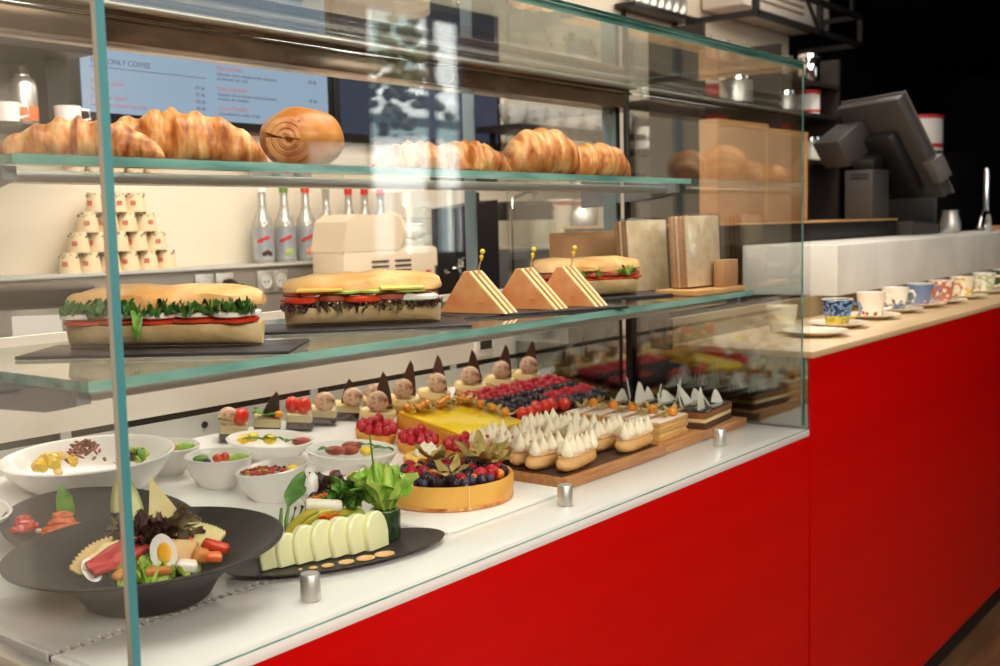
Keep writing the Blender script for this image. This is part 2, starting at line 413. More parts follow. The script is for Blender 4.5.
tr = thing('street_tree', 'small leafy street tree outside the window, reflected in the case glass', 'tree', (8.98, -8.05, 0))
bm = nb(); tube(bm, [(0, 0, -.02), (.02, 0, 1.4), (0, .02, 2.5)], .05); link('trunk', bm, 'peoplegrey', tr)
bm = nb()
for i in range(120):
    blob(bm, (random.gauss(0, .36), random.gauss(0, .2), 3.15+random.gauss(0, .34)), (.10, .08, .06), .4, 3, 1, i)
link('crown', bm, 'foliage', tr)
for i, (x, y) in enumerate(((6.42, -5.6), (7.18, -5.9))):  # plain posts added in place of the dark figures of passers-by
    bm = nb(); lathe(bm, [(.05, 0), (.05, 1.5), (.06, 1.52), (.06, 1.6), (0, 1.62)], seg=16)
    tag(link('street_post', bm, 'peoplegrey', None, (x, y, -.02)), ['dark street post outside the window, reflected nearer the middle of the case', 'second dark street post outside the window, farther along the street'][i], 'post', 'street posts')
# ------------------------------------------------------------------ display case
case = thing('display_case', 'long glass pastry display case with a red front panel and white deck', 'display case')
RB = .10
bm = nb(); box(bm, (L/2, .015, (.08+ZD-.0165)/2), (L-.002, .03, ZD-.0165-.08)); link('red_panel', bm, 'red', case)
bm = nb(); box(bm, (L/2, .035, .04), (L, .03, .08)); link('plinth', bm, 'black', case)
bm = nb(); box(bm, (L/2, .44, .46), (L-.02, .78, .85)); link('carcass', bm, 'darkmetal', case)
# white ledge and flat front deck, rising rear deck
bm = nb(); box(bm, (L/2, .0915, ZD-.008), (L-.002, .183, .016), .0012); link('ledge', bm, 'white', case)
bm = nb()
prof = [(.196, ZD), (YD, ZD), (DR, ZD+(DR-YD)*KD), (DR, ZD-.04), (.196, ZD-.04)]
loft(bm, [[(0.004, y, z) for y, z in prof], [(L-.006, y, z) for y, z in prof]]); link('deck', bm, 'white', case, smooth=False)
# air grille strip between ledge and deck
bm = nb()
nn = 130
for i in range(nn): box(bm, (.01+(L-.02)*i/(nn-1), .1895, ZD-.0012), (.0085, .0120, .003))
link('air_grille', bm, 'grille', case, smooth=False)
bm = nb(); box(bm, (L/2, .1895, ZD-.0065), (L-.012, .0125, .007)); link('grille_gap', bm, 'slot', case)
bm = nb(); box(bm, (L/2, .001, ZD+.0008), (L-.01, .0018, .0016)); link('glass_seal', bm, 'edge', case)
# side edge trim at the left end
bm = nb(); box(bm, (-.012, .42, ZD-.02), (.024, .86, .03), .003); link('side_trim', bm, 'steel', case)
bm = nb(); box(bm, (-.03, .42, ZD-.06), (.03, .86, .05), .003); link('side_rail', bm, 'blackplastic', case)
# tub rear wall with screws, dark slot and cream sliding door
ZR = ZD+(DR-YD)*KD
bm = nb(); box(bm, (L/2, DR+.01, (ZR+1.052)/2-.02), (L, .02, 1.052-ZR+.04)); rw = link('rear_wall', bm, 'greywall', case)
for x in (.19, .72, 1.25):
    bm = nb(); lathe(bm, [(.007, 0), (.007, .003), (.004, .005)], (x, DR-.0, 1.032), 12, rot=(PI/2, 0, 0)); link('screw', bm, 'darkmetal', rw)
bm = nb(); box(bm, (L/2, DR+.012, 1.058), (L, .012, .013)); link('door_track', bm, 'darkmetal', case)
bm = nb(); box(bm, (L/2, DR+.014, 1.155), (L, .02, .18)); link('sliding_door', bm, 'cream', case)
for x in (.42, 1.02, 1.5):
    bm = nb(); box(bm, (x, DR+.004, 1.058), (.02, .006, .016)); link('door_runner', bm, 'greywall', case)
th = bpy.data.objects.new('thermostat', None); C.objects.link(th); th.parent = case; th.location = (1.62, DR-.002, 1.105)
bm = nb(); box(bm, (0, 0, 0), (.075, .012, .06), .003); link('housing', bm, 'white2', th)
bm = nb(); box(bm, (0, -.008, .004), (.045, .004, .03)); link('display', bm, 'slot', th)
# glass
def pane(name, c, s, faces, gm, em='edge', edge=(1, -1)):
    bm = nb(); box(bm, c, s)
    bm.normal_update()
    for f in bm.faces:
        n = f.normal; ax = max(range(3), key=lambda i: abs(n[i]))
        f.material_index = 1 if (ax == edge[0] and n[ax]*edge[1] > 0) or (ax == 2 and n.z > 0 and faces != 2) else 0
    return link(name, bm, [gm, em, ], case, smooth=False)
pane('front_glass', (L/2, .008, (ZD+ZT)/2), (L, .016, ZT-ZD), 1, 'glass', 'teal', (0, -1))
pane('end_glass', (L-.005, .438, (ZD+ZT)/2-.001), (.010, .842, ZT-ZD-.012), 0, 'sideglass', 'edge')
bm = nb(); box(bm, (.003, .020, (ZD+ZT)/2), (.006, .008, ZT-ZD-.02)); link('corner_seal', bm, 'steel', case)
pane('left_glass', (.004, .2585, (ZD+ZT)/2-.001), (.006, .465, ZT-ZD-.012), 0, 'glass', 'edge')
pane('top_glass', (L/2, .252, ZT-.006), (L-.002, .47, .012), 2, 'shelfglass', 'edge')
# polished end plate of the tub behind the end glass
bm = nb(); box(bm, (L+.003, .43, (ZD+1.10)/2), (.004, .85, 1.10-ZD)); link('end_plate', bm, 'mirrorsteel', case)
# rear posts and the light profile
def post(name, x, m):
    bm = nb(); box(bm, (x, .478, (ZD+ZT)/2+.005), (.016, .03, ZT-ZD-.05), .002); return link(name, bm, m, case)
post('rear_post', L-.022, 'darkmetal')
bm = nb(); box(bm, (L-.03, .513, 1.46), (.012, .038, .52), .002); link('rear_fin', bm, 'bluegrey', case)
bm = nb(); box(bm, (L-.034, .474, (ZD+ZT)/2), (.004, .01, ZT-ZD-.08)); link('post_edge', bm, 'chrome', case)
bm = nb(); box(bm, (1.285, .595, 1.46), (.008, .03, .60), .002); link('centre_fin', bm, 'bluegrey', case)
bm = nb(); box(bm, (L/2, .50, 1.724), (L-.02, .07, .050), .004); link('light_profile', bm, 'bronze', case)
bm = nb(); box(bm, (L/2, .453, 1.7485), (L-.02, .024, .008), .003); link('profile_rail', bm, 'steel', case)
bm = nb(); box(bm, (L/2, .462, 1.7345), (L-.02, .006, .005), .001); link('profile_bead', bm, 'chrome', case)
# shelves
def shelf(x0, x1, y0, y1, z, nm):
    s = bpy.data.objects.new(nm, None); C.objects.link(s); s.parent = case
    bm = nb(); box(bm, ((x0+x1)/2, (y0+y1)/2, z-.006), (x1-x0, y1-y0, .012)); bm.normal_update()
    for f in bm.faces: f.material_index = 0 if abs(f.normal.z) > .5 else 1
    link('shelf_glass', bm, ['shelfglass', 'edge'], s, smooth=False)
    for x in (x0+.012, x1-.012):
        bm = nb()
        pr = [(y0+.03, z-.013), (y1, z-.013), (y1, z-.062), (y0+.10, z-.044), (y0+.03, z-.030)]
        loft(bm, [[(x-.009, y, zz) for y, zz in pr], [(x+.009, y, zz) for y, zz in pr]])
        link('shelf_bracket', bm, 'bracket', s, smooth=False)
    bm = nb(); box(bm, ((x0+x1)/2, y0+.075, z-.024), (x1-x0-.04, .04, .016), .003); link('shelf_rail', bm, 'steel', s)
    return s
SM, SU = 1.254, 1.519
shelf(.040, L-.012, .135, .60, SM, 'middle_shelf')
shelf(.055, L-.012, .295, .60, SU, 'upper_shelf')
# round metal glass clips on the ledge
for x, y in ((.308, .079), (.895, .079), (1.497, .09)):
    bm = nb(); lathe(bm, [(.0125, 0), (.0135, .001), (.0135, .034), (.012, .036), (.0, .036)], (x, y, ZD), 24); link('glass_clip', bm, 'steel', case)
# ------------------------------------------------------------------ bar counter on the right
LB = 8.0
bar = thing('bar_counter', 'long red fronted bar counter with tan ledge and pale concrete slab', 'counter', (0, 0, 0))
bm = nb(); box(bm, ((L+LB)/2+.004, .015, (.08+1.098)/2), (LB-L-.008, .03, 1.098-.08)); link('red_panel', bm, 'red', bar)
bm = nb(); box(bm, ((L+LB)/2+.004, .035, .04), (LB-L-.008, .03, .08)); link('plinth', bm, 'black', bar)
bm = nb(); box(bm, ((L+LB)/2+.01, .20, .55), (LB-L-.02, .33, 1.09)); link('carcass', bm, 'darkmetal', bar)
bm = nb(); box(bm, ((L+LB)/2+.006, .18, 1.105), (LB-L-.012, .366, .016), .002); link('ledge', bm, 'tanledge', bar)
bm = nb(); box(bm, ((L+LB)/2+.01, .375, 1.144), (LB-L-.02, .02, .062)); link('riser', bm, 'tanriser', bar)
bm = nb(); box(bm, ((2.71+LB)/2, .46, 1.2535), (LB-2.71, .32, .159), .003); link('concrete_slab', bm, 'concrete', bar)
bm = nb(); box(bm, ((2.73+LB)/2, .56, .59), (LB-2.73, .30, 1.17)); link('back_panel', bm, 'darkmetal', bar)

till = thing('till_counter', 'black raised counter top with thin wood edge carrying the till', 'counter', (0, 0, 0))
bm = nb(); box(bm, (3.36, .90, 1.368), (1.76, .54, .066), .003); link('top_box', bm, 'black', till)
bm = nb(); box(bm, (3.36, .90, 1.404), (1.77, .55, .007), .001); link('wood_top', bm, 'woodlight', till)
bm = nb(); box(bm, (3.36, .98, .668), (1.70, .40, 1.334)); link('cabinet', bm, 'darkmetal', till)
# tall kraft folders standing on the till counter, seen through the end glass
for i, (x, y, w_, h) in enumerate(((2.90, .74, .36, .345), (3.275, .745, .34, .335))):
    t = thing('kraft_folder', ['tall kraft card box on the black counter, nearer the glass post', 'tall kraft card box on the black counter, nearer the till'][i], 'box', (x, y, 1.4080), R(-3), 'kraft boxes on the black counter')
    bm = nb(); box(bm, (0, 0, h/2), (w_, .07, h), .004); link('box_body', bm, 'kraft', t)
    bm = nb(); box(bm, (0, -.0365, h-.012), (w_-.01, .002, .02)); box(bm, (w_/2-.02, -.0365, h/2), (.02, .002, h-.02)); link('fold_edge', bm, 'woodlight', t)
cr = thing('receipt_tray', 'sloping grey plastic tray at the end of the black counter', 'tray', (4.40, .60, 1.3335), R(-6))
bm = nb(); loft(bm, [[(-.14, y, 0) for y in (-.05, .08)]+[(-.14, y, .06) for y in (.08, -.05)], [(.14, y, 0) for y in (-.05, .08)]+[(.14, y, .045) for y in (.08, -.05)]]); link('tray_body', bm, 'posgrey', cr, smooth=False)
bm = nb(); box(bm, (-.02, -.02, .056), (.2, .05, .006), rot=(0, .05, 0)); link('paper_slot', bm, 'blackplastic', cr)

# till (point of sale terminal) seen from behind
pos = thing('till_terminal', 'dark grey till terminal seen from behind, tilted on its column', 'till', (4.17, .735, 1.4080), R(-8))
bm = nb(); box(bm, (0, 0, .105), (.15, .13, .21), .006); pc = link('column', bm, 'posgrey', pos)
for z in (.175, .19):
    bm = nb(); box(bm, (-.0765, -.005, z), (.003, .085, .006)); link('vent', bm, 'blackplastic', pc)
bm = nb(); box(bm, (.01, 0, .235), (.10, .10, .06), .01, rot=(0, -.3, 0)); link('neck', bm, 'blackplastic', pos)
head = bpy.data.objects.new('display_head', None); C.objects.link(head); head.parent = pos
head.location = (.13, -.05, .300); head.scale = (1.06,)*3; head.rotation_euler = Euler((0, R(-33), R(-22))).copy()
bm = nb(); box(bm, (0, 0, 0), (.045, .37, .46), .008); link('screen_housing', bm, 'posgrey', head)
bm = nb(); box(bm, (.026, 0, 0), (.008, .385, .475), .003); link('bezel', bm, 'poslight', head)
bm = nb(); box(bm, (.0305, 0, .01), (.003, .33, .40)); link('screen_glass', bm, 'menudark', head)
bm = nb(); box(bm, (-.045, .02, -.04), (.06, .26, .28), .02); link('rear_cover', bm, 'blackplastic', head)
bm = nb(); box(bm, (-.01, -.205, -.10), (.07, .05, .10), .004); link('card_reader', bm, 'poslight', head)
bm = nb(); box(bm, (-.105, .13, .10), (.16, .17, .13), .012); link('printer_block', bm, 'posgrey', head)

# shelf unit with jars behind the till
js = thing('bar_shelf', 'dark open shelf unit with red edge behind the till', 'shelf', (0, 0, 0))
bm = nb()
for z in (1.70, 1.93, 2.09): box(bm, (4.35, 1.35, z), (1.5, .26, .02))
link('board', bm, 'shelfwood', js, smooth=False)
for x in (3.60, 4.36, 5.10):
    bm = nb(); box(bm, (x, 1.35, 1.12), (.025, .26, 2.23)); link('upright', bm, 'shelfwood', js)
def canister(nm, lab, cat, loc, r, h, m, lidm, grp=None, band=None):
    t = thing(nm, lab, cat, loc, 0, grp)
    bm = nb(); lathe(bm, [(r*.96, 0), (r, .003), (r, h-.004), (r*.97, h)], seg=20); link('can_body', bm, m, t)
    bm = nb(); lathe(bm, [(r*1.04, h), (r*1.04, h+.018), (r*.7, h+.024), (.0, h+.024)], seg=20); link('lid', bm, lidm, t)
    if band:
        bm = nb(); lathe(bm, [(r*1.01, h*.12), (r*1.01, h*.24)], seg=20, cap=False); link('band', bm, band, t)
    return t
canister('tin_canister', 'tall shiny steel tin on the top bar shelf, beside the till', 'tin', (4.90, 1.30, 2.1005), .055, .13, 'chrome', 'chrome')
canister('coffee_tin', 'white and red coffee tin on the second bar shelf above the till', 'tin', (4.88, 1.30, 1.9405), .06, .105, 'white2', 'logored', band='logored')
canister('sugar_tin', 'pale round tin on the low bar shelf behind the till', 'tin', (4.92, 1.30, 1.7105), .06, .10, 'creamcup', 'chrome')
canister('storage_jar', 'steel jar standing on the bar shelf above the kraft boxes', 'jar', (4.02, 1.28, 1.9405), .075, .10, 'steel', 'chrome')
canister('storage_jar', 'low steel jar beside the taller one above the kraft boxes', 'jar', (4.55, 1.28, 1.9405), .06, .075, 'steel', 'chrome')
for i, x in enumerate((3.75, 3.93, 4.14, 4.42, 4.60)):
    bm = nb(); lathe(bm, [(.028, 0), (.034, .11), (.032, .11), (.026, .006), (0, .006)], seg=16)
    tag(link('tumbler', bm, 'thinglass', None, (x, 1.30, 2.1005)), f'{ORD[i]} clear tumbler from the post end on the top bar shelf', 'glass', 'tumblers on the top bar shelf')
rs = thing('red_shelf', 'bright red panelled shelf box on the wall behind the end glass', 'shelf', (4.99, 1.66, 2.0))
bm = nb(); box(bm, (0, 0, .065), (.72, .22, .11), .004); link('upper_panel', bm, 'redshelf', rs)
bm = nb(); box(bm, (0, 0, -.085), (.72, .22, .12), .004); link('lower_panel', bm, 'redshelf', rs)
bm = nb(); box(bm, (0, .01, -.007), (.76, .24, .032)); link('shelf_board', bm, 'shelfwood', rs)
bs = thing('brass_rack', 'narrow yellow brass rack between the glass post and the kraft boxes', 'rack', (4.44, 1.79, 1.1015))
bm = nb()
for k in range(9): box(bm, (0, 0, .28+.085*k), (.16, .05, .045), .004)
link('rack_bar', bm, 'brass', bs)
bm = nb(); box(bm, (0, .03, .5), (.17, .02, 1.0)); link('back_plate', bm, 'offwhite', bs)
# things far back on the right
canister('white_canister', 'white canister with red lid on the machine to the right of the till', 'canister', (6.36, 1.2, 1.80), .135, .20, 'white2', 'logored', band='logored')
em = thing('coffee_machine', 'dark coffee machine standing in shadow behind the till', 'coffee machine', (6.75, 1.25, 0))
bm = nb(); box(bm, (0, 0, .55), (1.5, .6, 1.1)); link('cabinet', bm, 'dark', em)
bm = nb(); box(bm, (0, 0, 1.45), (1.2, .45, .7), .02); link('machine_body', bm, 'blackplastic', em)
bm = nb(); box(bm, (-.62, -.02, 1.66), (.03, .34, .04), .004); link('trim_bar', bm, 'steel', em)
bm = nb(); tube(bm, [(-.3, -.26, 1.3), (-.3, -.30, 1.25), (-.3, -.3, 1.1)], .012); link('steam_pipe', bm, 'chrome', em)
tp = thing('beer_tap', 'curved chrome water tap on the concrete counter', 'tap', (5.25, .52, 1.3335))
bm = nb(); lathe(bm, [(.028, 0), (.028, .02), (.014, .03), (.012, .30), (.01, .31), (0, .31)], seg=16); link('pillar', bm, 'chrome', tp)
bm = nb(); tube(bm, [(-.02, -.02, 0), (-.03, -.02, .05), (-.09, -.03, .085), (-.18, -.04, .09), (-.26, -.05, .06), (-.29, -.05, .018)], .014, 10); link('spout', bm, 'chrome', tp)
mj = thing('milk_jug', 'small steel milk jug on the concrete counter near the tap', 'jug', (4.72, .54, 1.3335))
bm = nb(); lathe(bm, [(.04, 0), (.045, .01), (.045, .05), (.034, .09), (.037, .105), (.034, .105), (.03, .09), (.04, .05), (.04, .012), (0, .01)], seg=20); link('jug_body', bm, 'steel', mj)
bm = nb(); tube(bm, [(.034, 0, .09), (.075, 0, .085), (.078, 0, .04), (.044, 0, .025)], .005); link('handle', bm, 'steel', mj)
wt = thing('wooden_tray', 'flat brown wooden tray at the far end of the concrete counter', 'tray', (6.1, .55, 1.3335))
bm = nb(); box(bm, (0, 0, .01), (.9, .2, .02), .004); link('board', bm, 'wood', wt)
bm = nb(); box(bm, (0, -.095, .026), (.9, .01, .012)); link('rim', bm, 'wood', wt)

# cups on the bar ledge
def cup_pattern(name, base, kind):
    m, nt, b = node_mat(name); Lk = nt.links
    b.inputs['Roughness'].default_value = .2; b.inputs['Coat Weight'].default_value = .3
    tc = nt.nodes.new('ShaderNodeTexCoord'); sx = nt.nodes.new('ShaderNodeSeparateXYZ'); Lk.new(tc.outputs['Object'], sx.inputs[0])
    def ramp(src, els, mode='CONSTANT'):
        r = nt.nodes.new('ShaderNodeValToRGB'); r.color_ramp.interpolation = mode
        for i, (p, c) in enumerate(els):
            e = r.color_ramp.elements[i] if i < 2 else r.color_ramp.elements.new(p)
            e.position = p; e.color = lin(c)
        Lk.new(src, r.inputs['Fac']); return r.outputs['Color']
    def math_(op, a, v):
        n = nt.nodes.new('ShaderNodeMath'); n.operation = op
        Lk.new(a, n.inputs[0])
        if isinstance(v, float): n.inputs[1].default_value = v
        else: Lk.new(v, n.inputs[1])
        return n.outputs[0]
    def tex(kind_, scale):
        n = nt.nodes.new('ShaderNodeTexNoise' if kind_ == 'n' else 'ShaderNodeTexVoronoi'); n.inputs['Scale'].default_value = scale
        Lk.new(tc.outputs['Object'], n.inputs['Vector']); return n.outputs['Fac' if kind_ == 'n' else 'Distance']
    def mixc(f, a, c):
        n = nt.nodes.new('ShaderNodeMix'); n.data_type = 'RGBA'
        Lk.new(f, n.inputs['Factor']); Lk.new(a, n.inputs['A']); Lk.new(c, n.inputs['B']); return n.outputs['Result']
    z = sx.outputs['Z']
    if kind == 'blueyellow':
        a = ramp(tex('n', 60), [(0, (38, 52, 92)), (.5, (120, 160, 200)), (.6, (30, 40, 70))])
        y = ramp(tex('n', 50), [(0, (206, 176, 40)), (.55, (150, 140, 40))])
        f = math_('LESS_THAN', z, .027); Lk.new(mixc(f, a, y), b.inputs['Base Color'])
    elif kind == 'spots':
        a = ramp(tex('v', 34), [(0, (110, 84, 70)), (.18, (214, 130, 110)), (.26, base)])
        Lk.new(a, b.inputs['Base Color'])
    elif kind == 'trees':
        n = tex('n', 90); h = math_('MULTIPLY', n, .05); f = math_('LESS_THAN', z, h)
        a = ramp(tex('n', 40), [(0, base), (.9, base)]); d = ramp(tex('n', 60), [(0, (96, 102, 126)), (.55, (150, 150, 160))])
        Lk.new(mixc(f, a, d), b.inputs['Base Color'])
    elif kind == 'blue':
        a = ramp(tex('v', 26), [(0, (40, 50, 90)), (.1, (240, 240, 236)), (.16, (196, 90, 90)), (.22, base)])
        Lk.new(a, b.inputs['Base Color'])
    elif kind == 'redscale':
        a = ramp(tex('v', 60), [(0, base), (.32, base), (.42, (196, 112, 84))])
        Lk.new(a, b.inputs['Base Color'])
    elif kind == 'yellowpatch':
        a = ramp(tex('n', 26), [(0, base), (.54, (226, 182, 70)), (.64, base)])
        Lk.new(a, b.inputs['Base Color'])
    elif kind == 'palegreen':
        a = ramp(tex('n', 34), [(0, base), (.55, (176, 186, 140)), (.66, base)])
        Lk.new(a, b.inputs['Base Color'])
    elif kind == 'green':
        a = ramp(tex('n', 40), [(0, (70, 84, 60)), (.5, (50, 60, 44))])
        Lk.new(a, b.inputs['Base Color'])
    M[name] = m; return name
kinds = [((2.36, .165, 1.113), 'blueyellow', (60, 80, 120), 'dark blue patterned coffee cup with yellow base, nearest the glass case'),
         ((2.655, .175, 1.113), 'spots', (244, 226, 206), 'cream coffee cup with red and brown spots on the bar ledge'),
         ((2.90, .185, 1.113), 'trees', (240, 232, 214), 'white coffee cup with grey tree pattern round its foot'),
         ((3.13, .18, 1.113), 'blue', (112, 128, 160), 'blue coffee cup with red and white motif on the bar ledge'),
         ((3.32, .165, 1.113), 'redscale', (240, 220, 196), 'cream coffee cup covered in small red scales'),
         ((3.57, .165, 1.113), 'yellowpatch', (242, 228, 196), 'cream coffee cup with a yellow patch on the bar ledge'),
         ((3.86, .165, 1.113), 'palegreen', (240, 230, 206), 'cream coffee cup with pale green lines on the bar ledge'),
         ((4.16, .17, 1.113), 'green', (80, 90, 70), 'dark green coffee cup, farthest along the bar ledge')]
def saucer_mesh():
    bm = nb(); lathe(bm, [(.045, 0), (.05, .003), (.085, .013), (.086, .0155), (.05, .007), (.03, .005), (0, .005)], seg=36); return mesh_of(bm, 'creamcup')
SAU = saucer_mesh()
for i, (loc, kd, base, lab) in enumerate(kinds):
    nm = ['first', 'spotted', 'tree', 'blue', 'scale', 'yellow', 'line', 'green'][i]
    pm = cup_pattern('cup_glaze_'+nm, base, kd)
    sc = bpy.data.objects.new('saucer', SAU); C.objects.link(sc); sc.location = (loc[0], loc[1], loc[2]+.0006)
    tag(sc, 'white saucer under the ' + lab.split(',')[0].replace(' on the bar ledge', ''), 'saucer', 'saucers along the bar ledge')
    t = thing('coffee_cup', lab, 'cup', (loc[0], loc[1], loc[2]+.0064), R(-50+random.uniform(-15, 15)), 'patterned cups along the bar ledge')
    bm = nb(); lathe(bm, [(.026, 0), (.030, .002), (.036, .03), (.043, .072), (.0415, .073), (.034, .03), (.024, .005), (0, .004)], seg=32); link('cup_body', bm, pm, t)
    bm = nb(); lathe(bm, [(.0432, .0712), (.0437, .0735), (.0412, .0735), (.0408, .0712)], seg=32, cap=False); link('rim', bm, 'porcelain', t)
    bm = nb(); tube(bm, [(.040, 0, .060), (.058, 0, .060), (.066, 0, .045), (.060, 0, .026), (.036, 0, .020)], .0045); link('handle', bm, pm, t)
sc = bpy.data.objects.new('saucer', SAU); C.objects.link(sc); sc.location = (2.12, .13, 1.1136)
tag(sc, 'empty white saucer on the bar ledge, half hidden by the case corner', 'saucer', 'saucers along the bar ledge')
t = thing('coffee_cup', 'plain cream coffee cup seen through the end glass', 'cup', (2.16, .24, 1.1136), 0, 'patterned cups along the bar ledge')
bm = nb(); lathe(bm, [(.026, 0), (.030, .002), (.036, .03), (.043, .072), (.0415, .073), (.034, .03), (.024, .005), (0, .004)], seg=32); link('cup_body', bm, 'creamcup', t)
bm = nb(); tube(bm, [(.040, 0, .060), (.058, 0, .060), (.066, 0, .045), (.060, 0, .026), (.036, 0, .020)], .0045); link('handle', bm, 'creamcup', t)

# ------------------------------------------------------------------ staff side: back counter, wall, appliances
bc = thing('back_counter', 'long cream back counter with grey splashback along the rear wall', 'counter', (0, 0, 0))
bm = nb(); box(bm, (2.5, 1.80, .53), (6.4, .56, 1.06)); link('cabinet', bm, 'cream', bc)
bm = nb(); box(bm, (2.5, 1.79, 1.08), (6.44, .60, .04), .003); link('worktop', bm, 'greywall', bc)
bm = nb(); box(bm, (2.5, 2.03, 1.198), (6.4, .13, .196)); link('splashback', bm, 'backsplash', bc)
bm = nb(); box(bm, (2.5, 2.025, 1.301), (6.4, .145, .01), .002); link('ledge', bm, 'greywall', bc)
def socket(x, lab, plug=False):
    t = thing('wall_socket', lab, 'socket', (x, 1.9648, 1.245), 0, 'wall sockets in the splashback')
    bm = nb(); box(bm, (0, -.004, 0), (.072, .008, .076), .003); link('plate', bm, 'steel', t)
    bm = nb(); lathe(bm, [(.025, 0), (.025, .003), (.020, .004), (.018, .0015), (0, .0015)], (0, -.0078, 0), 20, rot=(PI/2, 0, 0)); wl = link('well', bm, 'greywall', t)
    bm = nb(); box(bm, (-.008, -.0102, 0), (.005, .002, .005)); box(bm, (.008, -.0102, 0), (.005, .002, .005)); link('socket_hole', bm, 'slot', wl)
socket(1.582, 'steel wall socket in the splashback, empty, beside the plugged one')
socket(1.662, 'steel wall socket in the splashback with the black plug in it')
socket(1.834, 'steel wall socket in the splashback, left one of the pair under the bottles')
socket(1.900, 'steel wall socket in the splashback, right one of the pair under the bottles')
pl = thing('power_plug', 'black power plug with cord in the wall socket', 'plug', (1.662, 1.951, 1.245))
bm = nb(); lathe(bm, [(.018, 0), (.02, .02), (.012, .045), (.006, .05)], seg=16, rot=(PI/2, 0, 0)); link('plug_body', bm, 'rubber', pl)
bm = nb(); tube(bm, [(0, -.045, 0), (.02, -.06, -.003), (.045, -.06, -.03), (.055, -.05, -.08), (.055, -.035, -.136)], .005); link('cord', bm, 'rubber', pl)

# pyramid of paper cups
def papercup():
    t = thing('paper_cup', 'x', 'cup')
    bm = nb(); lathe(bm, [(.0375, 0), (.0370, .004), (.0285, .072), (.0275, .074), (0, .074)], seg=24); link('cup_body', bm, 'papercup', t)
    bm = nb()
    for k in range(14):
        a = 2*PI*k/14+.2*math.sin(k*5); zz = .064+.006*math.sin(k*2.3)
        rr = .0306-(zz-.058)*.12
        blob(bm, (math.cos(a)*rr, math.sin(a)*rr, zz), (.0042, .0042, .003+.002*math.sin(k)), sub=1)
    link('bean_print', bm, 'print', t)
    bm = nb()
    r0 = .0332
    for dx, dz, w_, h_ in ((-.0065, 0, .003, .016), (.0065, 0, .003, .016), (0, .0065, .016, .003), (0, -.0065, .016, .003), (0, 0, .004, .004)):
        box(bm, (dx, -r0-.001, .034+dz), (w_, .002, h_), rot=None)
    link('logo', bm, 'logored', t)
    return t
pc0 = papercup(); firstcup = True
rows = [(6, 0), (5, 1), (4, 2), (3, 3)]
rown = ['bottom row', 'second row up', 'third row up', 'top row']
# cups stand upside down; the pyramid runs along the ledge
for n, lv in rows:
    for k in range(n):
        x = 1.150+.0333*lv+.0668*k
        lab = f'{ORD[k]} paper cup from the kettle end in the {rown[lv]} of the pyramid'
        o = pc0 if firstcup else dup(pc0)
        firstcup = False
        o['label'] = lab; o['group'] = 'upside down paper cups in the pyramid'
        o.scale = (.89, .89, .80)
        o.location = (x, 2.022, 1.3062+.0594*lv); o.rotation_euler = (0, 0, random.uniform(-.9, .5) - .5)

# syrup bottles
def bottle(lab, loc, capm, fruit, style=0, scale=1):
    t = thing('syrup_bottle', lab, 'bottle', loc, R(-38), 'syrup bottles on the ledge')
    bm = nb()
    if style == 0:
        lathe(bm, [(.036, 0), (.039, .004), (.039, .135), (.036, .155), (.022, .185), (.0155, .21), (.014, .27), (.0155, .272), (.0155, .283), (.012, .284)], seg=28)
        link('bottle_body', bm, 'bottleglass', t)
        bm = nb(); lathe(bm, [(.0396, .012), (.0396, .128)], seg=28, cap=False); lb = link('label_band', bm, 'bottlelabel', t)
        bm = nb(); lathe(bm, [(.0165, .262), (.0165, .288), (.015, .292), (0, .292)], seg=20); link('cap', bm, capm, t)
        bm = nb()
        for k in range(5):
            u = (k-2)*.0095; a = u/.04
            box(bm, (math.sin(a)*.0402, -math.cos(a)*.0402, .088+u*.42), (.009, .002, .012+.003*(k % 2)), .001, rot=(0, -.4, a))
        link('brand_script', bm, 'logored', lb)
        bm = nb()
        for k in range(3):
            a = .05+k*.28
            blob(bm, (math.sin(a)*.0385, -math.cos(a)*.0385, .034+.006*(k % 2)), (.010, .004, .010), sub=2, rot=(0, 0, a))
        link('fruit_picture', bm, fruit, lb)
    else:
        lathe(bm, [(.034, 0), (.037, .004), (.037, .13), (.034, .15), (.016, .19), (.0135, .25), (.0145, .26), (.0145, .275), (.01, .276)], seg=28)
        link('bottle_body', bm, 'bottleglass', t)
        bm = nb(); lathe(bm, [(.0376, .02), (.0376, .125)], seg=28, cap=False); lb = link('label_band', bm, 'white2', t)
        bm = nb()
        for k in range(5):
            a = -.5+k*.26
            blob(bm, (math.sin(a)*.037, -math.cos(a)*.037, .05+.022*((k*2) % 3)), (.006, .003, .006), sub=2, rot=(0, 0, a))
        link('fruit_picture', bm, fruit, lb)
        bm = nb(); lathe(bm, [(.0155, .25), (.0155, .278), (0, .28)], seg=20); link('cap', bm, capm, t)
    t.scale = (scale*.93,)*3
    return t
bottle('silver labelled syrup bottle with white cap and dark fruit picture', (1.885, 2.024, 1.3065), 'white2', 'print')
bottle('silver labelled syrup bottle with green cap and green fruit picture', (1.985, 2.024, 1.3065), 'green', 'avocado')
bottle('silver labelled syrup bottle with red cap and orange fruit picture', (2.085, 2.024, 1.3065), 'tomato', 'orange')
bottle('clear syrup bottle with white label of berries and leaves', (2.185, 2.024, 1.3065), 'bottleglass', 'mint', 1)
for i, x in enumerate((2.30, 2.385, 2.47)):
    bottle(f'{ORD[i]} red necked clear bottle behind the cream juicer head, counting from the label of berries', (x, 2.024, 1.3065), 'logored', 'logored', 1, 1.02)

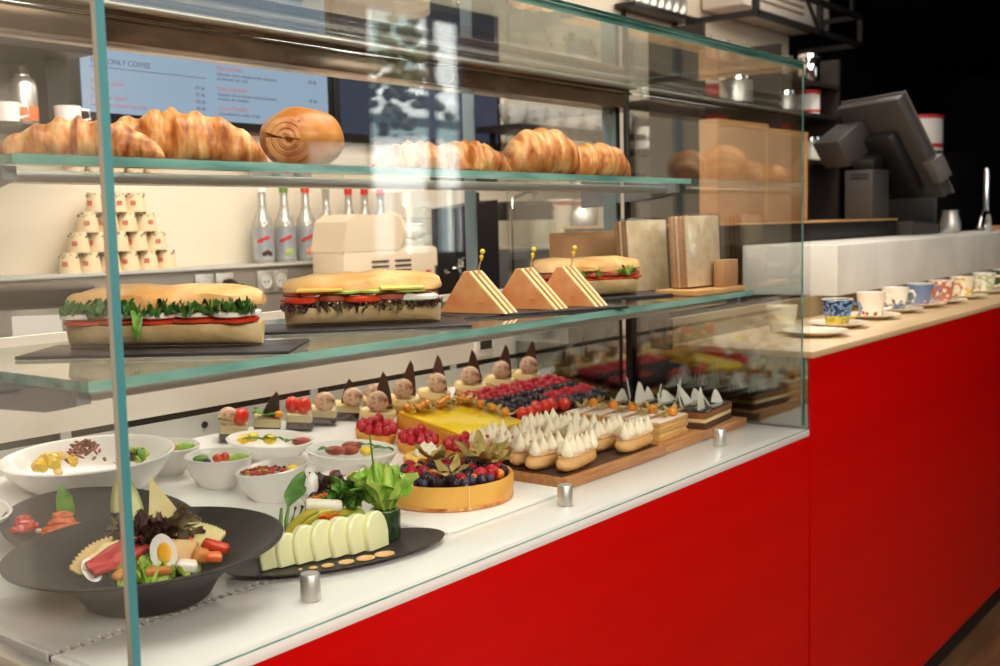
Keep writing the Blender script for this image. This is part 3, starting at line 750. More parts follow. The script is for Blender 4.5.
# soup kettle and small sign box
kt = thing('soup_kettle', 'round steel soup kettle with brown lid on the back counter', 'kettle', (.83, 1.70, 1.1005))
bm = nb(); lathe(bm, [(.15, 0), (.16, .005), (.16, .14), (.15, .15), (0, .15)], seg=48); kb = link('kettle_body', bm, 'steel', kt)
bm = nb(); lathe(bm, [(.168, .150), (.170, .153), (.170, .185), (.16, .19), (0, .195)], seg=48); link('lid', bm, 'darkmetal', kt)
bm = nb(); lathe(bm, [(.172, 0), (.172, .075)], seg=48, cap=False); link('base_band', bm, 'blackplastic', kt)
fc = thing('soup_sign', 'small dark board with red and green vegetable pictures leaning on the kettle', 'sign', (.905, 1.455, 1.1005), R(-38))
bm = nb(); box(bm, (0, 0, .065), (.17, .012, .13), .002); link('board', bm, 'slate', fc)
bm = nb(); box(bm, (-.035, -.007, .075), (.016, .003, .03), .001); link('tomato_picture', bm, 'tomato', fc)
bm = nb(); box(bm, (0, -.007, .068), (.014, .003, .02), .001); link('leaf_picture', bm, 'green', fc)
bm = nb(); box(bm, (-.06, -.005, .065), (.004, .008, .124)); box(bm, (0, -.005, .129), (.16, .008, .004)); link('brass_edge', bm, 'brass', fc)
wc = thing('price_card', 'small white price card with red mark beside the dark board', 'card', (.735, 1.48, 1.1005), R(-38))
bm = nb(); box(bm, (0, 0, .065), (.11, .004, .13)); link('card_sheet', bm, 'white2', wc)
bm = nb(); box(bm, (.035, -.003, .03), (.022, .002, .03)); link('red_mark', bm, 'logored', wc)

# cream juicer
jc = thing('juicer', 'cream electric juicer with vents and clear drum on the back counter', 'juicer', (2.13, 1.72, 1.1005), R(-4))
bm = nb(); box(bm, (0, 0, .125), (.44, .17, .25), .015); link('base_housing', bm, 'offwhite', jc)
bm = nb()
loft(bm, [[(x, y, z) for x, z in ((-.22, .24), (.02, .24), (.04, .25), (.05, .28), (.05, .34), (.03, .36), (-.16, .365), (-.20, .34))] for y in (-.085, .085)])
link('motor_housing', bm, 'offwhite', jc, smooth=False)
for x in (-.06, .045):
    bm = nb()
    for k in range(6): box(bm, (x, -.0862, .12+.017*k), (.075, .003, .006))
    link('vent', bm, 'slot', jc)
for x in (-.155, .165):
    bm = nb(); box(bm, (x, -.0865, .155), (.022, .003, .022)); lg = link('logo', bm, 'logored', jc)
    bm = nb(); box(bm, (0+x, -.0885, .155), (.012, .002, .006)); link('logo_mark', bm, 'white2', lg)
bm = nb(); box(bm, (.205, -.0862, .13), (.012, .003, .10)); link('switch_strip', bm, 'slot', jc)
bm = nb(); lathe(bm, [(.06, 0), (.068, .005), (.068, .03), (.06, .035), (0, .035)], (.05, 0, .305), 28, rot=(0, PI/2, 0)); link('collar', bm, 'offwhite', jc)
bm = nb(); lathe(bm, [(.055, 0), (.055, .16), (.05, .17), (0, .17)], (.085, 0, .30), 28, rot=(0, PI/2, 0)); link('drum', bm, 'thinglass', jc)
bm = nb(); lathe(bm, [(.03, 0), (.02, .05), (.03, .09), (.015, .14), (0, .15)], (.09, 0, .30), 16, rot=(0, PI/2, 0)); link('auger', bm, 'creamcup', jc)
bm = nb(); box(bm, (.23, 0, .34), (.05, .06, .10), .01); link('outlet', bm, 'thinglass', jc)
hd = thing('chrome_knob', 'small chrome lever knob of the tap beside the juicer', 'tap', (2.47, 1.62, 1.1005))
bm = nb(); tube(bm, [(0, 0, 0), (0, 0, .15), (-.02, 0, .17), (-.09, 0, .155)], .009); link('pipe', bm, 'chrome', hd)
bm = nb(); lathe(bm, [(.012, 0), (.026, .008), (.026, .03), (.012, .04), (0, .04)], (0, -.01, .165), 16, rot=(.3, 0, 0)); link('knob', bm, 'chrome', hd)

# black coffee brewer and filter jug
bl = thing('coffee_brewer', 'tall black coffee brewer on the back counter', 'coffee maker', (2.62, 1.72, 1.1005), R(-20))
bm = nb(); loft(bm, [[(x, y, z) for x, y in ((-.11, -.1), (.11, -.1), (.11, .1), (-.11, .1))] for z in (0, .02)]+[[(x, y, z) for x, y in ((-.10, -.09), (.09, -.09), (.09, .09), (-.10, .09))] for z in (.03, .37)]+[[(x, y, .385+.03*(x+.1)/.2) for x, y in ((-.10, -.09), (.09, -.09), (.09, .09), (-.10, .09))]]); link('body', bm, 'blackplastic', bl, smooth=False)
bm = nb(); lathe(bm, [(.02, .40), (.02, .44), (.015, .445), (0, .445)], (.04, 0, 0), 16); link('knob', bm, 'blackplastic', bl)
bj = thing('blender_jug', 'clear jug with black lid and steel handle next to the black brewer', 'jug', (2.96, 1.70, 1.1005))
bm = nb(); loft(bm, [[(r*math.cos(a*PI/2+PI/4), r*math.sin(a*PI/2+PI/4), z) for a in range(4)] for r, z in ((.17, 0), (.165, .02), (.11, .20), (.10, .22))]); link('base', bm, 'greymetal', bj, smooth=False)
bm = nb(); lathe(bm, [(.10, .22), (.115, .235), (.115, .34), (.112, .34), (.11, .24), (0, .23)], seg=28); link('jug_body', bm, 'thinglass', bj)
bm = nb(); lathe(bm, [(.12, .335), (.122, .34), (.12, .40), (.10, .41), (.0, .41)], seg=28); link('lid', bm, 'blackplastic', bj)
bm = nb(); tube(bm, [(-.14, -.05, .02), (-.145, -.05, .38), (-.13, -.05, .42), (0, -.03, .45), (.05, -.02, .44)], .006); link('handle', bm, 'chrome', bj)
bm = nb(); tube(bm, [(.02, 0, .40), (.09, -.02, .47)], .006); link('stirrer', bm, 'chrome', bj)

# tall takeaway cup stacks with red rims, grey box, hanging ladle
for i, (x, y, n) in enumerate(((3.34, 1.88, 6), (3.50, 1.895, 7), (3.66, 1.86, 7), (3.80, 1.895, 8))):
    t = thing('cup_stack', ['white paper cup stack with red rim, next to the clear jug', 'shorter white paper cup stack with red rim, behind the grey box', 'white paper cup stack with red rim, in front of the tall one', 'tallest white paper cup stack with red rim, next to the glass fin'][i], 'cups', (x, y, 1.1005), 0, 'stacked takeaway cups on the back counter')
    pr = [(.044, 0)]
    bm = nb(); z = 0
    lathe(bm, [(.046, 0), (.056, .26+.02*n), (.05, .262+.02*n), (0, .262+.02*n)], seg=24); link('cup_sleeve', bm, 'creamcup', t)
    for k in range(2):
        zz = .262+.02*n+.014*k
        bm = nb(); lathe(bm, [(.055, zz), (.060, zz+.002), (.060, zz+.008), (.05, zz+.012), (0, zz+.012)], seg=24); link('red_rim', bm, 'logored' if k == 0 else 'white2', t)
    bm = nb()
    for k in range(3): box(bm, (-.02+.02*k, -.053, .17+.02*k), (.008, .004, .02))
    link('print_mark', bm, 'print', t)
gb = thing('grey_box', 'pale blue grey box in front of the takeaway cup stacks', 'box', (3.52, 1.66, 1.1005), R(-8))
bm = nb(); box(bm, (0, 0, .08), (.62, .10, .16), .006); link('box_body', bm, 'bluegrey', gb)
bm = nb(); box(bm, (0, -.002, .165), (.63, .11, .012), .003); link('lid', bm, 'greywall', gb)
ld = thing('hanging_ladle', 'round steel ladle hanging in front of the takeaway cup stacks', 'ladle', (3.02, 1.45, 1.43), R(-48))
bm = nb(); blob(bm, (0, 0, 0), (.055, .02, .06), sub=3); link('bowl', bm, 'steel', ld)
bm = nb(); tube(bm, [(.0, 0, .055), (.01, 0, .12), (.02, 0, .2)], .004); link('handle', bm, 'steel', ld)

# menu screens
def screen(x0, x1, z0, z1, m, nm, lab, cat='screen'):
    t = thing(nm, lab, cat, ((x0+x1)/2, 2.06, (z0+z1)/2))
    w_, h_ = x1-x0, z1-z0
    bm = nb(); box(bm, (0, .02, 0), (w_+.06, .04, h_+.06), .004); link('frame', bm, 'blackplastic', t)
    bm = nb(); box(bm, (0, -.002, 0), (w_, .004, h_)); link('display', bm, m, t)
    return t
ms = screen(1.245, 2.245, 1.787, 2.30, 'menublue', 'menu_screen', 'lit pale blue menu screen headed with coffee writing')
menu = [('title', 'NOT ONLY COFFEE', 1.278, 1.935, .0235, 'ink')]
for i, (a_, b_) in enumerate((('Thé vert japon', '37 dh'), ('Thé noir', '37 dh'), ('Chocolat chaud', '38 dh'), ('Chocolat chaud viennois', '40 dh'))):
    menu += [('item', a_, 1.272, 1.872-.0222*i, .0195, 'inkred'), ('price', b_, 1.655, 1.884-.0222*i, .0165, 'ink')]
for z, a_, n1, n2, pr_ in ((1.955, 'Marocchino', 'Espresso, cacao, mousse de lait onctueuse', 'et chocolat noir rapé', '38 dh'), (1.888, 'Nuts Fantasia', 'Espresso, lait et mousse noisette fouettée', 'et éclats de noisettes', '40 dh'), (1.824, 'Ciocc Freddo', 'Chocolat froid, crème de lait', '', '')):
    menu += [('item', a_, 1.745, z, .0225, 'inkred'), ('note', n1, 1.745, z-.017, .0150, 'ink')]
    if n2: menu.append(('note', n2, 1.745, z-.032, .0150, 'ink'))
    if pr_: menu.append(('price', pr_, 2.150, z-.012, .0180, 'ink'))
for nm, body, x, z, sz, m in menu: text(nm, body, sz, m, ms, (x-1.745, -.0045, z-2.0435), (PI/2, 0, 0))
bm = nb(); box(bm, (1.487-1.745, -.005, 1.923-2.0435), (.43, .001, .0022)); link('rule', bm, 'ink', ms)
s2 = screen(2.31, 3.26, 1.775, 2.30, 'menudark', 'menu_screen', 'dim grey blue menu screen next to the lit one')
text('title', 'COFFEE', .05, 'ink', s2, (-.1, -.0045, -.08), (PI/2, 0, 0))

# left: black shelf with thermos and mugs
lc = thing('wall_cabinet', 'black open wall cabinet with cream back beside the menu screen', 'cabinet', (0, 0, 0))
bm = nb(); box(bm, (.545, 1.80, 1.90), (.96, .34, .035), .002); link('top_board', bm, 'shelfwood', lc)
bm = nb(); box(bm, (.55, 1.80, 1.683), (.90, .30, .03), .002); link('shelf', bm, 'darkmetal', lc)
bm = nb(); box(bm, (.985, 1.86, 1.79), (.06, .22, .20)); link('side_panel', bm, 'shelfwood', lc)
bm = nb(); box(bm, (.55, 1.955, 1.79), (.92, .02, .19)); link('back_panel', bm, 'cream', lc)
tm = thing('thermos', 'steel thermos flask with dark cap on the cabinet shelf', 'flask', (.875, 1.73, 1.6985))
bm = nb(); lathe(bm, [(.033, 0), (.035, .003), (.035, .10), (.028, .118), (.019, .125), (.019, .13)], seg=24); link('flask_body', bm, 'steel', tm)
bm = nb(); lathe(bm, [(.019, .128), (.019, .15), (.012, .156), (0, .156)], seg=20); link('cap', bm, 'darkmetal', tm)
bm = nb(); lathe(bm, [(.0356, .012), (.0356, .05)], seg=24, cap=False); link('label_band', bm, 'orange', tm)
def mug(lab, loc, rz):
    t = thing('mug', lab, 'mug', loc, rz, 'mugs in the wall cabinet')
    bm = nb(); lathe(bm, [(.028, 0), (.032, .003), (.034, .05), (.032, .05), (.029, .006), (0, .005)], seg=24); link('mug_body', bm, 'porcelain', t)
    bm = nb(); tube(bm, [(.032, 0, .042), (.052, 0, .040), (.054, 0, .018), (.032, 0, .012)], .004); link('handle', bm, 'porcelain', t)
mug('white mug at the open end of the cabinet shelf, left of the flask', (.80, 1.68, 1.6985), R(-40))
mug('small white mug with its handle out, right of the flask', (.955, 1.66, 1.6985), R(-30))
rb = thing('spotted_tin', 'red tin with white spots on top of the wall cabinet', 'tin', (.93, 1.74, 1.918), R(20))
bm = nb(); box(bm, (0, 0, .028), (.10, .06, .056), .006); link('tin_body', bm, 'logored', rb)
bm = nb()
for k in range(10): blob(bm, (-.04+.02*(k % 5), -.0305, .016+.024*(k//5)+.004*(k % 2)), (.005, .002, .005), sub=1)
link('spots', bm, 'white2', rb)

# back shelves with cups and glasses
def bshelf(nm, lab, x0, x1, y, z, d=.24):
    t = thing(nm, lab, 'shelf', ((x0+x1)/2, y, z))
    bm = nb(); box(bm, (0, 0, -.0125), (x1-x0, d, .025), .002); link('board', bm, 'shelfwood', t)
    bm = nb()
    for s_ in (-1, 1): box(bm, (s_*(x1-x0)/2*.8, d/2-.01, -.05), (.02, .02, .06))
    link('bracket', bm, 'shelfwood', t)
bshelf('wall_shelf', 'dark shelf carrying the row of white cups', 3.10, 4.12, 1.93, 1.84)
bshelf('wall_shelf', 'dark shelf carrying upturned wine glasses under the cups', 3.40, 4.12, 1.93, 1.655)
bshelf('wall_shelf', 'dark shelf carrying the stacked white cups right of the glass fin', 4.20, 4.86, 1.93, 1.78)
bshelf('wall_shelf', 'dark shelf carrying tumblers right of the glass fin', 4.20, 4.80, 1.93, 2.02)
def wcup_mesh():
    bm = nb(); lathe(bm, [(.03, 0), (.036, .004), (.05, .045), (.056, .075), (.0535, .075), (.046, .04), (.03, .007), (0, .006)], seg=24)
    tube(bm, [(.05, 0, .062), (.072, 0, .058), (.07, 0, .03), (.045, 0, .025)], .005); return mesh_of(bm, 'porcelain')
WC = wcup_mesh()
for i in range(7):
    o = bpy.data.objects.new('tea_cup', WC); C.objects.link(o); o.location = (3.17+.142*i, 1.90, 1.8405); o.rotation_euler = (0, 0, R(200+25*i)); o.scale = (1.15,)*3
    tag(o, f'{ORD[i]} white tea cup from the screen end of the back shelf', 'cup', 'white cups on the back shelf')
def goblet_mesh():
    bm = nb(); lathe(bm, [(.032, 0), (.036, .05), (.028, .09), (.005, .10), (.004, .15), (.03, .158), (.03, .16), (0, .16)], seg=16); return mesh_of(bm, 'thinglass')
GB = goblet_mesh()
for i in range(7):
    o = bpy.data.objects.new('wine_glass', GB); C.objects.link(o); o.location = (3.48+.092*i, 1.90, 1.6555)
    tag(o, f'{ORD[i]} upturned wine glass from the screen end of the lower shelf', 'glass', 'upturned glasses on the lower shelf')
def scup_mesh():
    bm = nb(); lathe(bm, [(.038, 0), (.036, .01), (.028, .05), (.022, .056), (0, .056)], seg=20); return mesh_of(bm, 'porcelain')
SC = scup_mesh()
for lv in range(2):
    for i in range(5):
        o = bpy.data.objects.new('espresso_cup', SC); C.objects.link(o); o.location = (4.27+.115*i, 1.90, 1.7805+.0565*lv); o.scale = (1.4, 1.4, 1)
        tag(o, f'{ORD[i]} upturned white espresso cup in the {"upper" if lv else "lower"} row right of the fin', 'cup', 'stacked espresso cups on the back shelf')
for i in range(5):
    bm = nb(); lathe(bm, [(.03, 0), (.036, .10), (.034, .10), (.028, .006), (0, .006)], seg=16)
    tag(link('tumbler', bm, 'thinglass', None, (4.27+.11*i, 1.90, 2.0205)), f'{ORD[i]} clear tumbler from the fin on the shelf above the espresso cups', 'glass', 'tumblers above the espresso cups')
# above the case: bottle shelf, black rail and cream duct
bshelf('bottle_shelf', 'dark high shelf carrying small bottles near the ceiling', 4.3, 4.98, 2.03, 2.53, .12)
for i in range(7):
    bm = nb(); lathe(bm, [(.03, 0), (.034, .004), (.034, .09), (.014, .125), (.013, .17), (.016, .175), (0, .18)], seg=16)
    tag(link('mini_bottle', bm, 'bottleglass', None, (4.40+.08*i, 2.03, 2.5305)), f'{ORD[i]} small bottle from the screen end of the high shelf', 'bottle', 'small bottles on the high shelf')
du = thing('wall_box', 'cream ventilation box with louvres high on the rear wall', 'vent box', (5.85, 1.95, 2.80))
bm = nb(); box(bm, (0, 0, 0), (1.25, .26, .36), .006); link('box_body', bm, 'cream', du)
bm = nb()
for k in range(5): box(bm, (-.2, -.134, -.13+.04*k), (.8, .01, .012))
link('louvre', bm, 'tanriser', du)
fr = thing('hanging_rail', 'black metal rail frame hanging in front of the cream vent box', 'rail', (5.55, 1.55, 2.48))
bm = nb()
for z in (0, .17): box(bm, (0, 0, z), (1.5, .03, .03)); box(bm, (-.75, .2, z), (.03, .4, .03)); box(bm, (.75, .2, z), (.03, .4, .03))
for x in (-.75, .1, .75): box(bm, (x, 0, .085), (.035, .03, .2))
link('frame_bars', bm, 'blackplastic', fr, smooth=False)
bm = nb(); tube(bm, [(-.1, 0, .17), (.1, 0, 0)], .012); link('brace', bm, 'blackplastic', fr)
for x in (-.6, .6):
    bm = nb(); box(bm, (x, 0, .35), (.02, .02, .34)); link('hanger', bm, 'blackplastic', fr)
# ------------------------------------------------------------------ bread shapes
def bread_half(ln, w_, h0, h1, seed, top, m, name, parent, x0=0):
    """rounded loaf half between heights h0 and h1, slightly irregular"""
    bm = nb(); n = 36; k = 20; rings = []
    for i in range(n+1):
        u = i/n; s_ = 2*u-1
        e = max(.05, (1-abs(s_)**5.0))**.5
        ring = []
        for j in range(k):
            a = 2*PI*j/k
            cy_, cz_ = math.cos(a), math.sin(a)
            y = math.copysign(abs(cy_)**.75, cy_)*w_/2*e
            if top: z = h0+(h1-h0)*(max(0, cz_)**.8)*(.35+.65*e) if cz_ > 0 else h0+.004*cz_
            else: z = h1-.0015*(1-cz_) if cz_ >= 0 else h0+(h1-h0)*.95*(1-abs(cz_)**1.4)
            nz = noise.noise(Vector((s_*3+seed, cy_*1.5, cz_*1.5)))
            ring.append((x0+s_*ln/2*(1-.02*abs(cz_)), y*(1+.06*nz), z+(.006*nz if (top and cz_ > 0) else 0)))
        rings.append(ring)
    loft(bm, rings)
    return link(name, bm, m, parent)
def leafy(bm, x, y, z, ln, wd, ang, curl, seed, ruf=.3, tiltz=.2):
    ca, sa = math.cos(ang), math.sin(ang)
    def fn(u, v):
        t = u; half = wd*math.sin(PI*min(1, max(.06, t**.8)))*(v-.5)
        wv = ruf*wd*math.sin(9*t+seed+6*v)*abs(v-.5)*2
        lx = t*ln; ly = half
        lz = tiltz*ln*t-curl*ln*t*t+wv+(.3*wd*abs(v-.5)**2)
        return (x+lx*ca-ly*sa, y+lx*sa+ly*ca, z+lz)
    return sheet(bm, fn, 10, 7)
def slab_round(bm, c, r, h, sy=.6, rot=None, seg=20, wob=.06, seed=0):
    rr = lambda a: 1+wob*math.sin(3*a+seed)+wob*.6*math.sin(5*a+2*seed)
    pr = [(.86, 0), (1, .25), (1, .75), (.86, 1), (.0, 1)]
    return lathe(bm, [(r*p, h*q) for p, q in pr], c, seg, 1, sy, warp=lambda p, a, r_, z: (p.x*rr(a), p.y*rr(a), p.z), rot=rot)

def slate(loc, lx, ly, rz, lab):
    bm = nb(); box(bm, (0, 0, .0025), (lx, ly, .005), .0015)
    for v in bm.verts:
        v.co.x += .003*noise.noise(Vector((v.co.y*40, v.co.x*9, 1))); v.co.y += .003*noise.noise(Vector((v.co.x*40, 2, v.co.y*9)))
    o = link('slate_tray', bm, 'slate', None, loc, (0, 0, rz)); return tag(o, lab, 'tray', 'black slate trays on the middle shelf')
slate((0.281, 0.324, SM+.0004), .37, .15, R(-52), 'black slate tray under the mozzarella baguette')
slate((0.667, 0.320, SM+.0004), .34, .15, R(-41), 'black slate tray under the grilled vegetable baguette')
slate((1.047, 0.268, SM+.0004), .36, .17, R(-24), 'black slate tray under the triangle sandwiches')
slate((1.401, 0.327, SM+.0004), .36, .15, R(-16), 'black slate tray under the ham and rocket roll')
ZS = SM+.0058
# mozzarella baguette
s1 = thing('baguette_sandwich', 'long baguette with mozzarella, tomato and rocket on black slate', 'sandwich', (0.294, 0.346, ZS), R(-56), 'sandwiches on the middle shelf')
bread_half(.285, .080, 0, .033, 1, False, 'crumb', 'bottom_bread', s1)
tb = bread_half(.288, .085, .060, .085, 5, True, 'baguette', 'top_bread', s1); tb.rotation_euler = (R(7), 0, 0); tb.location = (0, .012, .000)
for i in range(5):
    bm = nb(); slab_round(bm, (-.108+.053*i, -.008, .0345+.001*(i % 2)), .036, .006, .95, seed=i); link('tomato_slice', bm, 'tomato', s1, rot=(R(3), 0, 0))
for i in range(5):
    bm = nb(); slab_round(bm, (-.110+.054*i, -.010, .042+.001*(i % 2)), .034, .009, .95, seed=i+3); link('mozzarella_slice', bm, 'mozz', s1, rot=(R(3), 0, 0))
bm = nb()
for i in range(130):
    x = random.uniform(-.125, .125)
    leafy(bm, x, random.uniform(-.03, .0), .052+random.uniform(0, .010), random.uniform(.022, .036), .018, random.uniform(-2.6, -.5), .3, i, .5, .15)
link('rocket_leaves', bm, 'darkgreen', s1)['kind'] = 'stuff'
bm = nb(); leafy(bm, -.025, -.03, .055, .035, .02, -1.3, 1.2, 3, .4, .1); leafy(bm, -.02, -.03, .055, .03, .015, -1.7, 1.4, 4, .4, .1); link('hanging_leaf', bm, 'green', s1)
# grilled vegetable baguette
s2 = thing('baguette_sandwich', 'baguette with grilled vegetables, yellow cheese and dark red lettuce', 'sandwich', (0.670, 0.327, ZS), R(-41.5), 'sandwiches on the middle shelf')
bread_half(.262, .080, 0, .033, 8, False, 'crumb', 'bottom_bread', s2)
tb = bread_half(.266, .087, .062, .086, 12, True, 'baguette', 'top_bread', s2); tb.rotation_euler = (R(9), 0, 0); tb.location = (0, .014, 0)
bm = nb()
for i in range(80):
    x = random.uniform(-.13, .13); leafy(bm, x, -.028, .034+random.uniform(0, .006), random.uniform(.014, .028), .010, random.uniform(-2.6, -.5), random.uniform(.1, .7), i, .5, .05)
link('red_lettuce', bm, 'radicchio', s2)['kind'] = 'stuff'
for i, (x, m, w_) in enumerate(((-.10, 'tomato', .032), (-.05, 'ham', .026), (0, 'tomato', .036), (.045, 'ham', .028), (.09, 'mozz', .034))):
    bm = nb(); slab_round(bm, (x, -.024, .038+.002*(i % 2)), w_, .011, .75, seed=i, wob=.12); link(['tomato_slice', 'ham_slice', 'tomato_slice', 'ham_slice', 'chicken_slice'][i], bm, m, s2)
for i in range(5):
    bm = nb(); slab_round(bm, (-.105+.05*i, -.012, .050+.002*(i % 2)), .026, .008, .8, seed=i+2, wob=.2); link('grilled_aubergine', bm, 'browngrill', s2)
for i in range(3):
    bm = nb(); slab_round(bm, (-.03+.05*i, -.026, .0565), .030, .006, .6, seed=i, wob=.1); link('pepper_slice', bm, 'avocado', s2, rot=(R(5), 0, 0))
for i, x in enumerate((-.07, .06)):
    bm = nb(); prism(bm, [(-.04, -.028), (.035, -.03), (.03, .02), (-.03, .03)], .003, (x, -.024, .0625), rot=(R(8), 0, .2*i)); link('cheese_slice', bm, 'cheese', s2)
# triangle sandwiches
def tri_sandwich(px, lab, rz):
    t = thing('triangle_sandwich', lab, 'sandwich', px, rz, 'triangle sandwiches on slate')
    tri = [(-.072, 0), (.072, 0), (-.004, .076), (-.016, .076)]
    def slab(y0, y1, m, nm, k=1.0):
        bm = nb(); rings = []
        for y, sc_ in ((y0, k*.97), (y0+.001, k), (y1-.001, k), (y1, k*.97)): rings.append([(x*sc_, y, z*sc_+.0005) for x, z in tri])
        loft(bm, rings)
        bm.normal_update()
        for f in bm.faces: f.material_index = 0 if abs(f.normal.y) > .8 else 1
        return link(nm, bm, [m, 'toastedge'], t, smooth=False)
    slab(0, .010, 'toast', 'bread_slice'); slab(.018, .027, 'toast', 'bread_slice'); slab(.035, .045, 'toast', 'bread_slice')
    for y0, m2 in ((.010, 'green'), (.027, 'cheese')):
        slab(y0, y0+.004, m2, 'salad_filling' if m2 == 'green' else 'cheese_filling', .985).data.materials[1] = M[m2]
        o = slab(y0+.004, y0+.008, 'ham', 'ham_filling', .99); o.data.materials[1] = M['browngrill' if m2 == 'green' else 'ham']
    bm = nb(); tube(bm, [(.0, .02, .06), (.012, .022, .112)], .0012, 6); pk = link('cocktail_pick', bm, 'woodlight', t)
    bm = nb(); blob(bm, (.0125, .022, .112), (.005, .005, .005), sub=2); blob(bm, (.010, .0216, .102), (.004, .004, .004), sub=2); tube(bm, [(.0095, .0216, .096), (.0112, .0218, .106)], .0025, 8); link('pick_bead', bm, 'lemon', pk)
    bm = nb(); tube(bm, [(.02, -.006, .022), (.03, .02, .012)], .0011, 6); link('toothpick', bm, 'woodlight', t)
    return t
tri_sandwich((0.910, 0.290, ZS), 'toasted triangle sandwich nearest the grilled vegetable baguette, yellow pick on top', R(-84))
tri_sandwich((1.026, 0.259, ZS), 'middle toasted triangle sandwich of the three', R(-86))
tri_sandwich((1.117, 0.228, ZS), 'toasted triangle sandwich in front of the ham and rocket roll', R(-88))
# ham and rocket roll
s3 = thing('baguette_sandwich', 'shorter roll with ham, rocket and tomato behind the triangle sandwiches', 'sandwich', (1.366, 0.339, ZS), R(-21), 'sandwiches on the middle shelf')
bread_half(.27, .085, 0, .036, 21, False, 'crumb', 'bottom_bread', s3)
tb = bread_half(.28, .09, .062, .085, 25, True, 'baguette', 'top_bread', s3); tb.rotation_euler = (R(6), 0, 0); tb.location = (0, .010, 0)
for i in range(6):
    bm = nb(); slab_round(bm, (-.10+.041*i, -.014, .036+.0008*(i % 2)), .028, .006, .9, seed=i); link('tomato_slice', bm, 'tomato', s3)
for i in range(5):
    bm = nb(); slab_round(bm, (-.095+.046*i, -.014, .043+.001*(i % 2)), .032, .011, .85, seed=i+4, wob=.16); link('ham_slice', bm, 'ham', s3)
bm = nb()
for i in range(60): leafy(bm, random.uniform(-.115, .12), random.uniform(-.02, .02), .056+random.uniform(0, .008), random.uniform(.028, .04), .018, random.uniform(-2.4, -.7), .45, i, .5, .15)
link('rocket_leaves', bm, 'green', s3)['kind'] = 'stuff'
# crispbread and its wooden stand, kraft boxes
def crisp(loc, w_, th, h, rz, lean, lab):
    t = thing('crispbread_pack', lab, 'crispbread', loc, rz, 'wrapped crispbread packs')
    t.rotation_euler = Euler((lean, 0, rz))
    bm = nb(); n = 4
    for k in range(n): box(bm, (.002*math.sin(k*2), -th/2+th*(k+.5)/n, h/2), (w_, th/n*.92, h), .003)
    bm.normal_update()
    for f in bm.faces: f.material_index = 0 if abs(f.normal.y) > .8 else 1
    link('crispbread', bm, ['cardboard', 'crispbrown'], t)
    bm = nb(); box(bm, (0, 0, h/2+.002), (w_+.008, th+.008, h+.006), .006); sh = link('plastic_wrap', bm, 'film', t)
st = thing('crispbread_stand', 'small light wooden stand with an upright block at the shelf end', 'stand', (1.625, .200, SM+.0005), R(-4))
bm = nb(); box(bm, (0, 0, .006), (.21, .11, .012), .002); link('base', bm, 'woodlight', st)
bm = nb(); box(bm, (.055, -.032, .043), (.062, .028, .062), .002); link('block', bm, 'kraft', st)
crisp((1.632, .214, SM+.0150), .145, .045, .160, R(-4), R(-3), 'wrapped pale crispbread pack standing on the light wooden stand')
crisp((1.615, .345, SM+.0030), .13, .045, .165, R(-14), R(-4), 'wrapped crispbread pack behind the one on the wooden stand')
for i, (x, y) in enumerate(((1.555, .51), (1.672, .51))):
    bm = nb(); box(bm, (0, 0, .07), (.095, .05, .14), .003)
    t = thing('kraft_box', ['small kraft box behind the ham and rocket roll, nearer the sandwiches', 'small kraft box behind the crispbread packs'][i], 'box', (x, y, SM+.0005), R(-14), 'kraft boxes on the middle shelf')
    link('box_body', bm, 'kraft', t)
    bm = nb(); box(bm, (0, 0, .1415), (.093, .048, .003)); link('lid_flap', bm, 'woodlight', t)

# ------------------------------------------------------------------ upper shelf: croissants and buns
def croissant(lab, loc, ln, h, rz, seed, curve=.25, parent=None):
    bm = nb(); n = 72; k = 28; rings = []
    for i in range(n+1):
        s_ = 2*i/n-1
        env = (1-abs(s_)**2.1)**.62 if abs(s_) < .999 else .03
        seg = 3.6*abs(s_)**.85
        fr_ = seg-math.floor(seg)
        ridge = .92+.075*math.cos(fr_*2*PI)+.05*noise.noise(Vector((s_*14, seed, 1)))
        r = h*.54*env*ridge+.003
        ring = []
        yc = -curve*ln*(s_*s_)*.5
        for j in range(k):
            a = 2*PI*j/k
            nz = noise.noise(Vector((s_*5+seed, math.cos(a)*1.6, math.sin(a)*1.6)))
            fl = noise.noise(Vector((s_*40+3*math.sin(a), seed, a*.8)))
            rr = r*(1+.16*nz+.035*fl)
            z = rr*math.sin(a)*1.0
            ring.append((s_*ln/2, yc+rr*math.cos(a)*1.12, max(z, -r*.62)+h*.54*env*.62+.001))
        rings.append(ring)
    loft(bm, rings)
    z0 = min(v.co.z for v in bm.verts)
    for v in bm.verts:
        v.co.z -= z0*(1) if v.co.z < .01 else 0
    o = link('croissant', bm, 'crust', None, loc, (0, 0, rz)); return tag(o, lab, 'croissant', 'croissants on the upper shelf')
def spiral_bun(lab, loc, r, h, rz):
    t = thing('brioche_bun', lab, 'bun', loc, rz, 'buns on the upper shelf')
    bm = nb()
    blob(bm, (0, 0, h*.5), (r*1.05, r*.85, h*.52), .05, 2, 4, seed=2)
    for v in bm.verts:
        if v.co.z < .003: v.co.z = .003*.5+.0
    link('bun_body', bm, 'bun', t)
    # rolled spiral end on the side facing the glass
    bm = nb(); pts = []; rad = []
    for i in range(90):
        a = i/90*2*PI*3.2; q = .16+.84*i/90
        pts.append((math.cos(a)*r*.52*q-.024, -(r*.62+r*.26*(1-q)), h*.47+math.sin(a)*h*.36*q)); rad.append(r*.13*(1.1-.35*(1-q)))
    tube(bm, pts, rad, 8); link('spiral_end', bm, 'bunspiral', t)
    return t
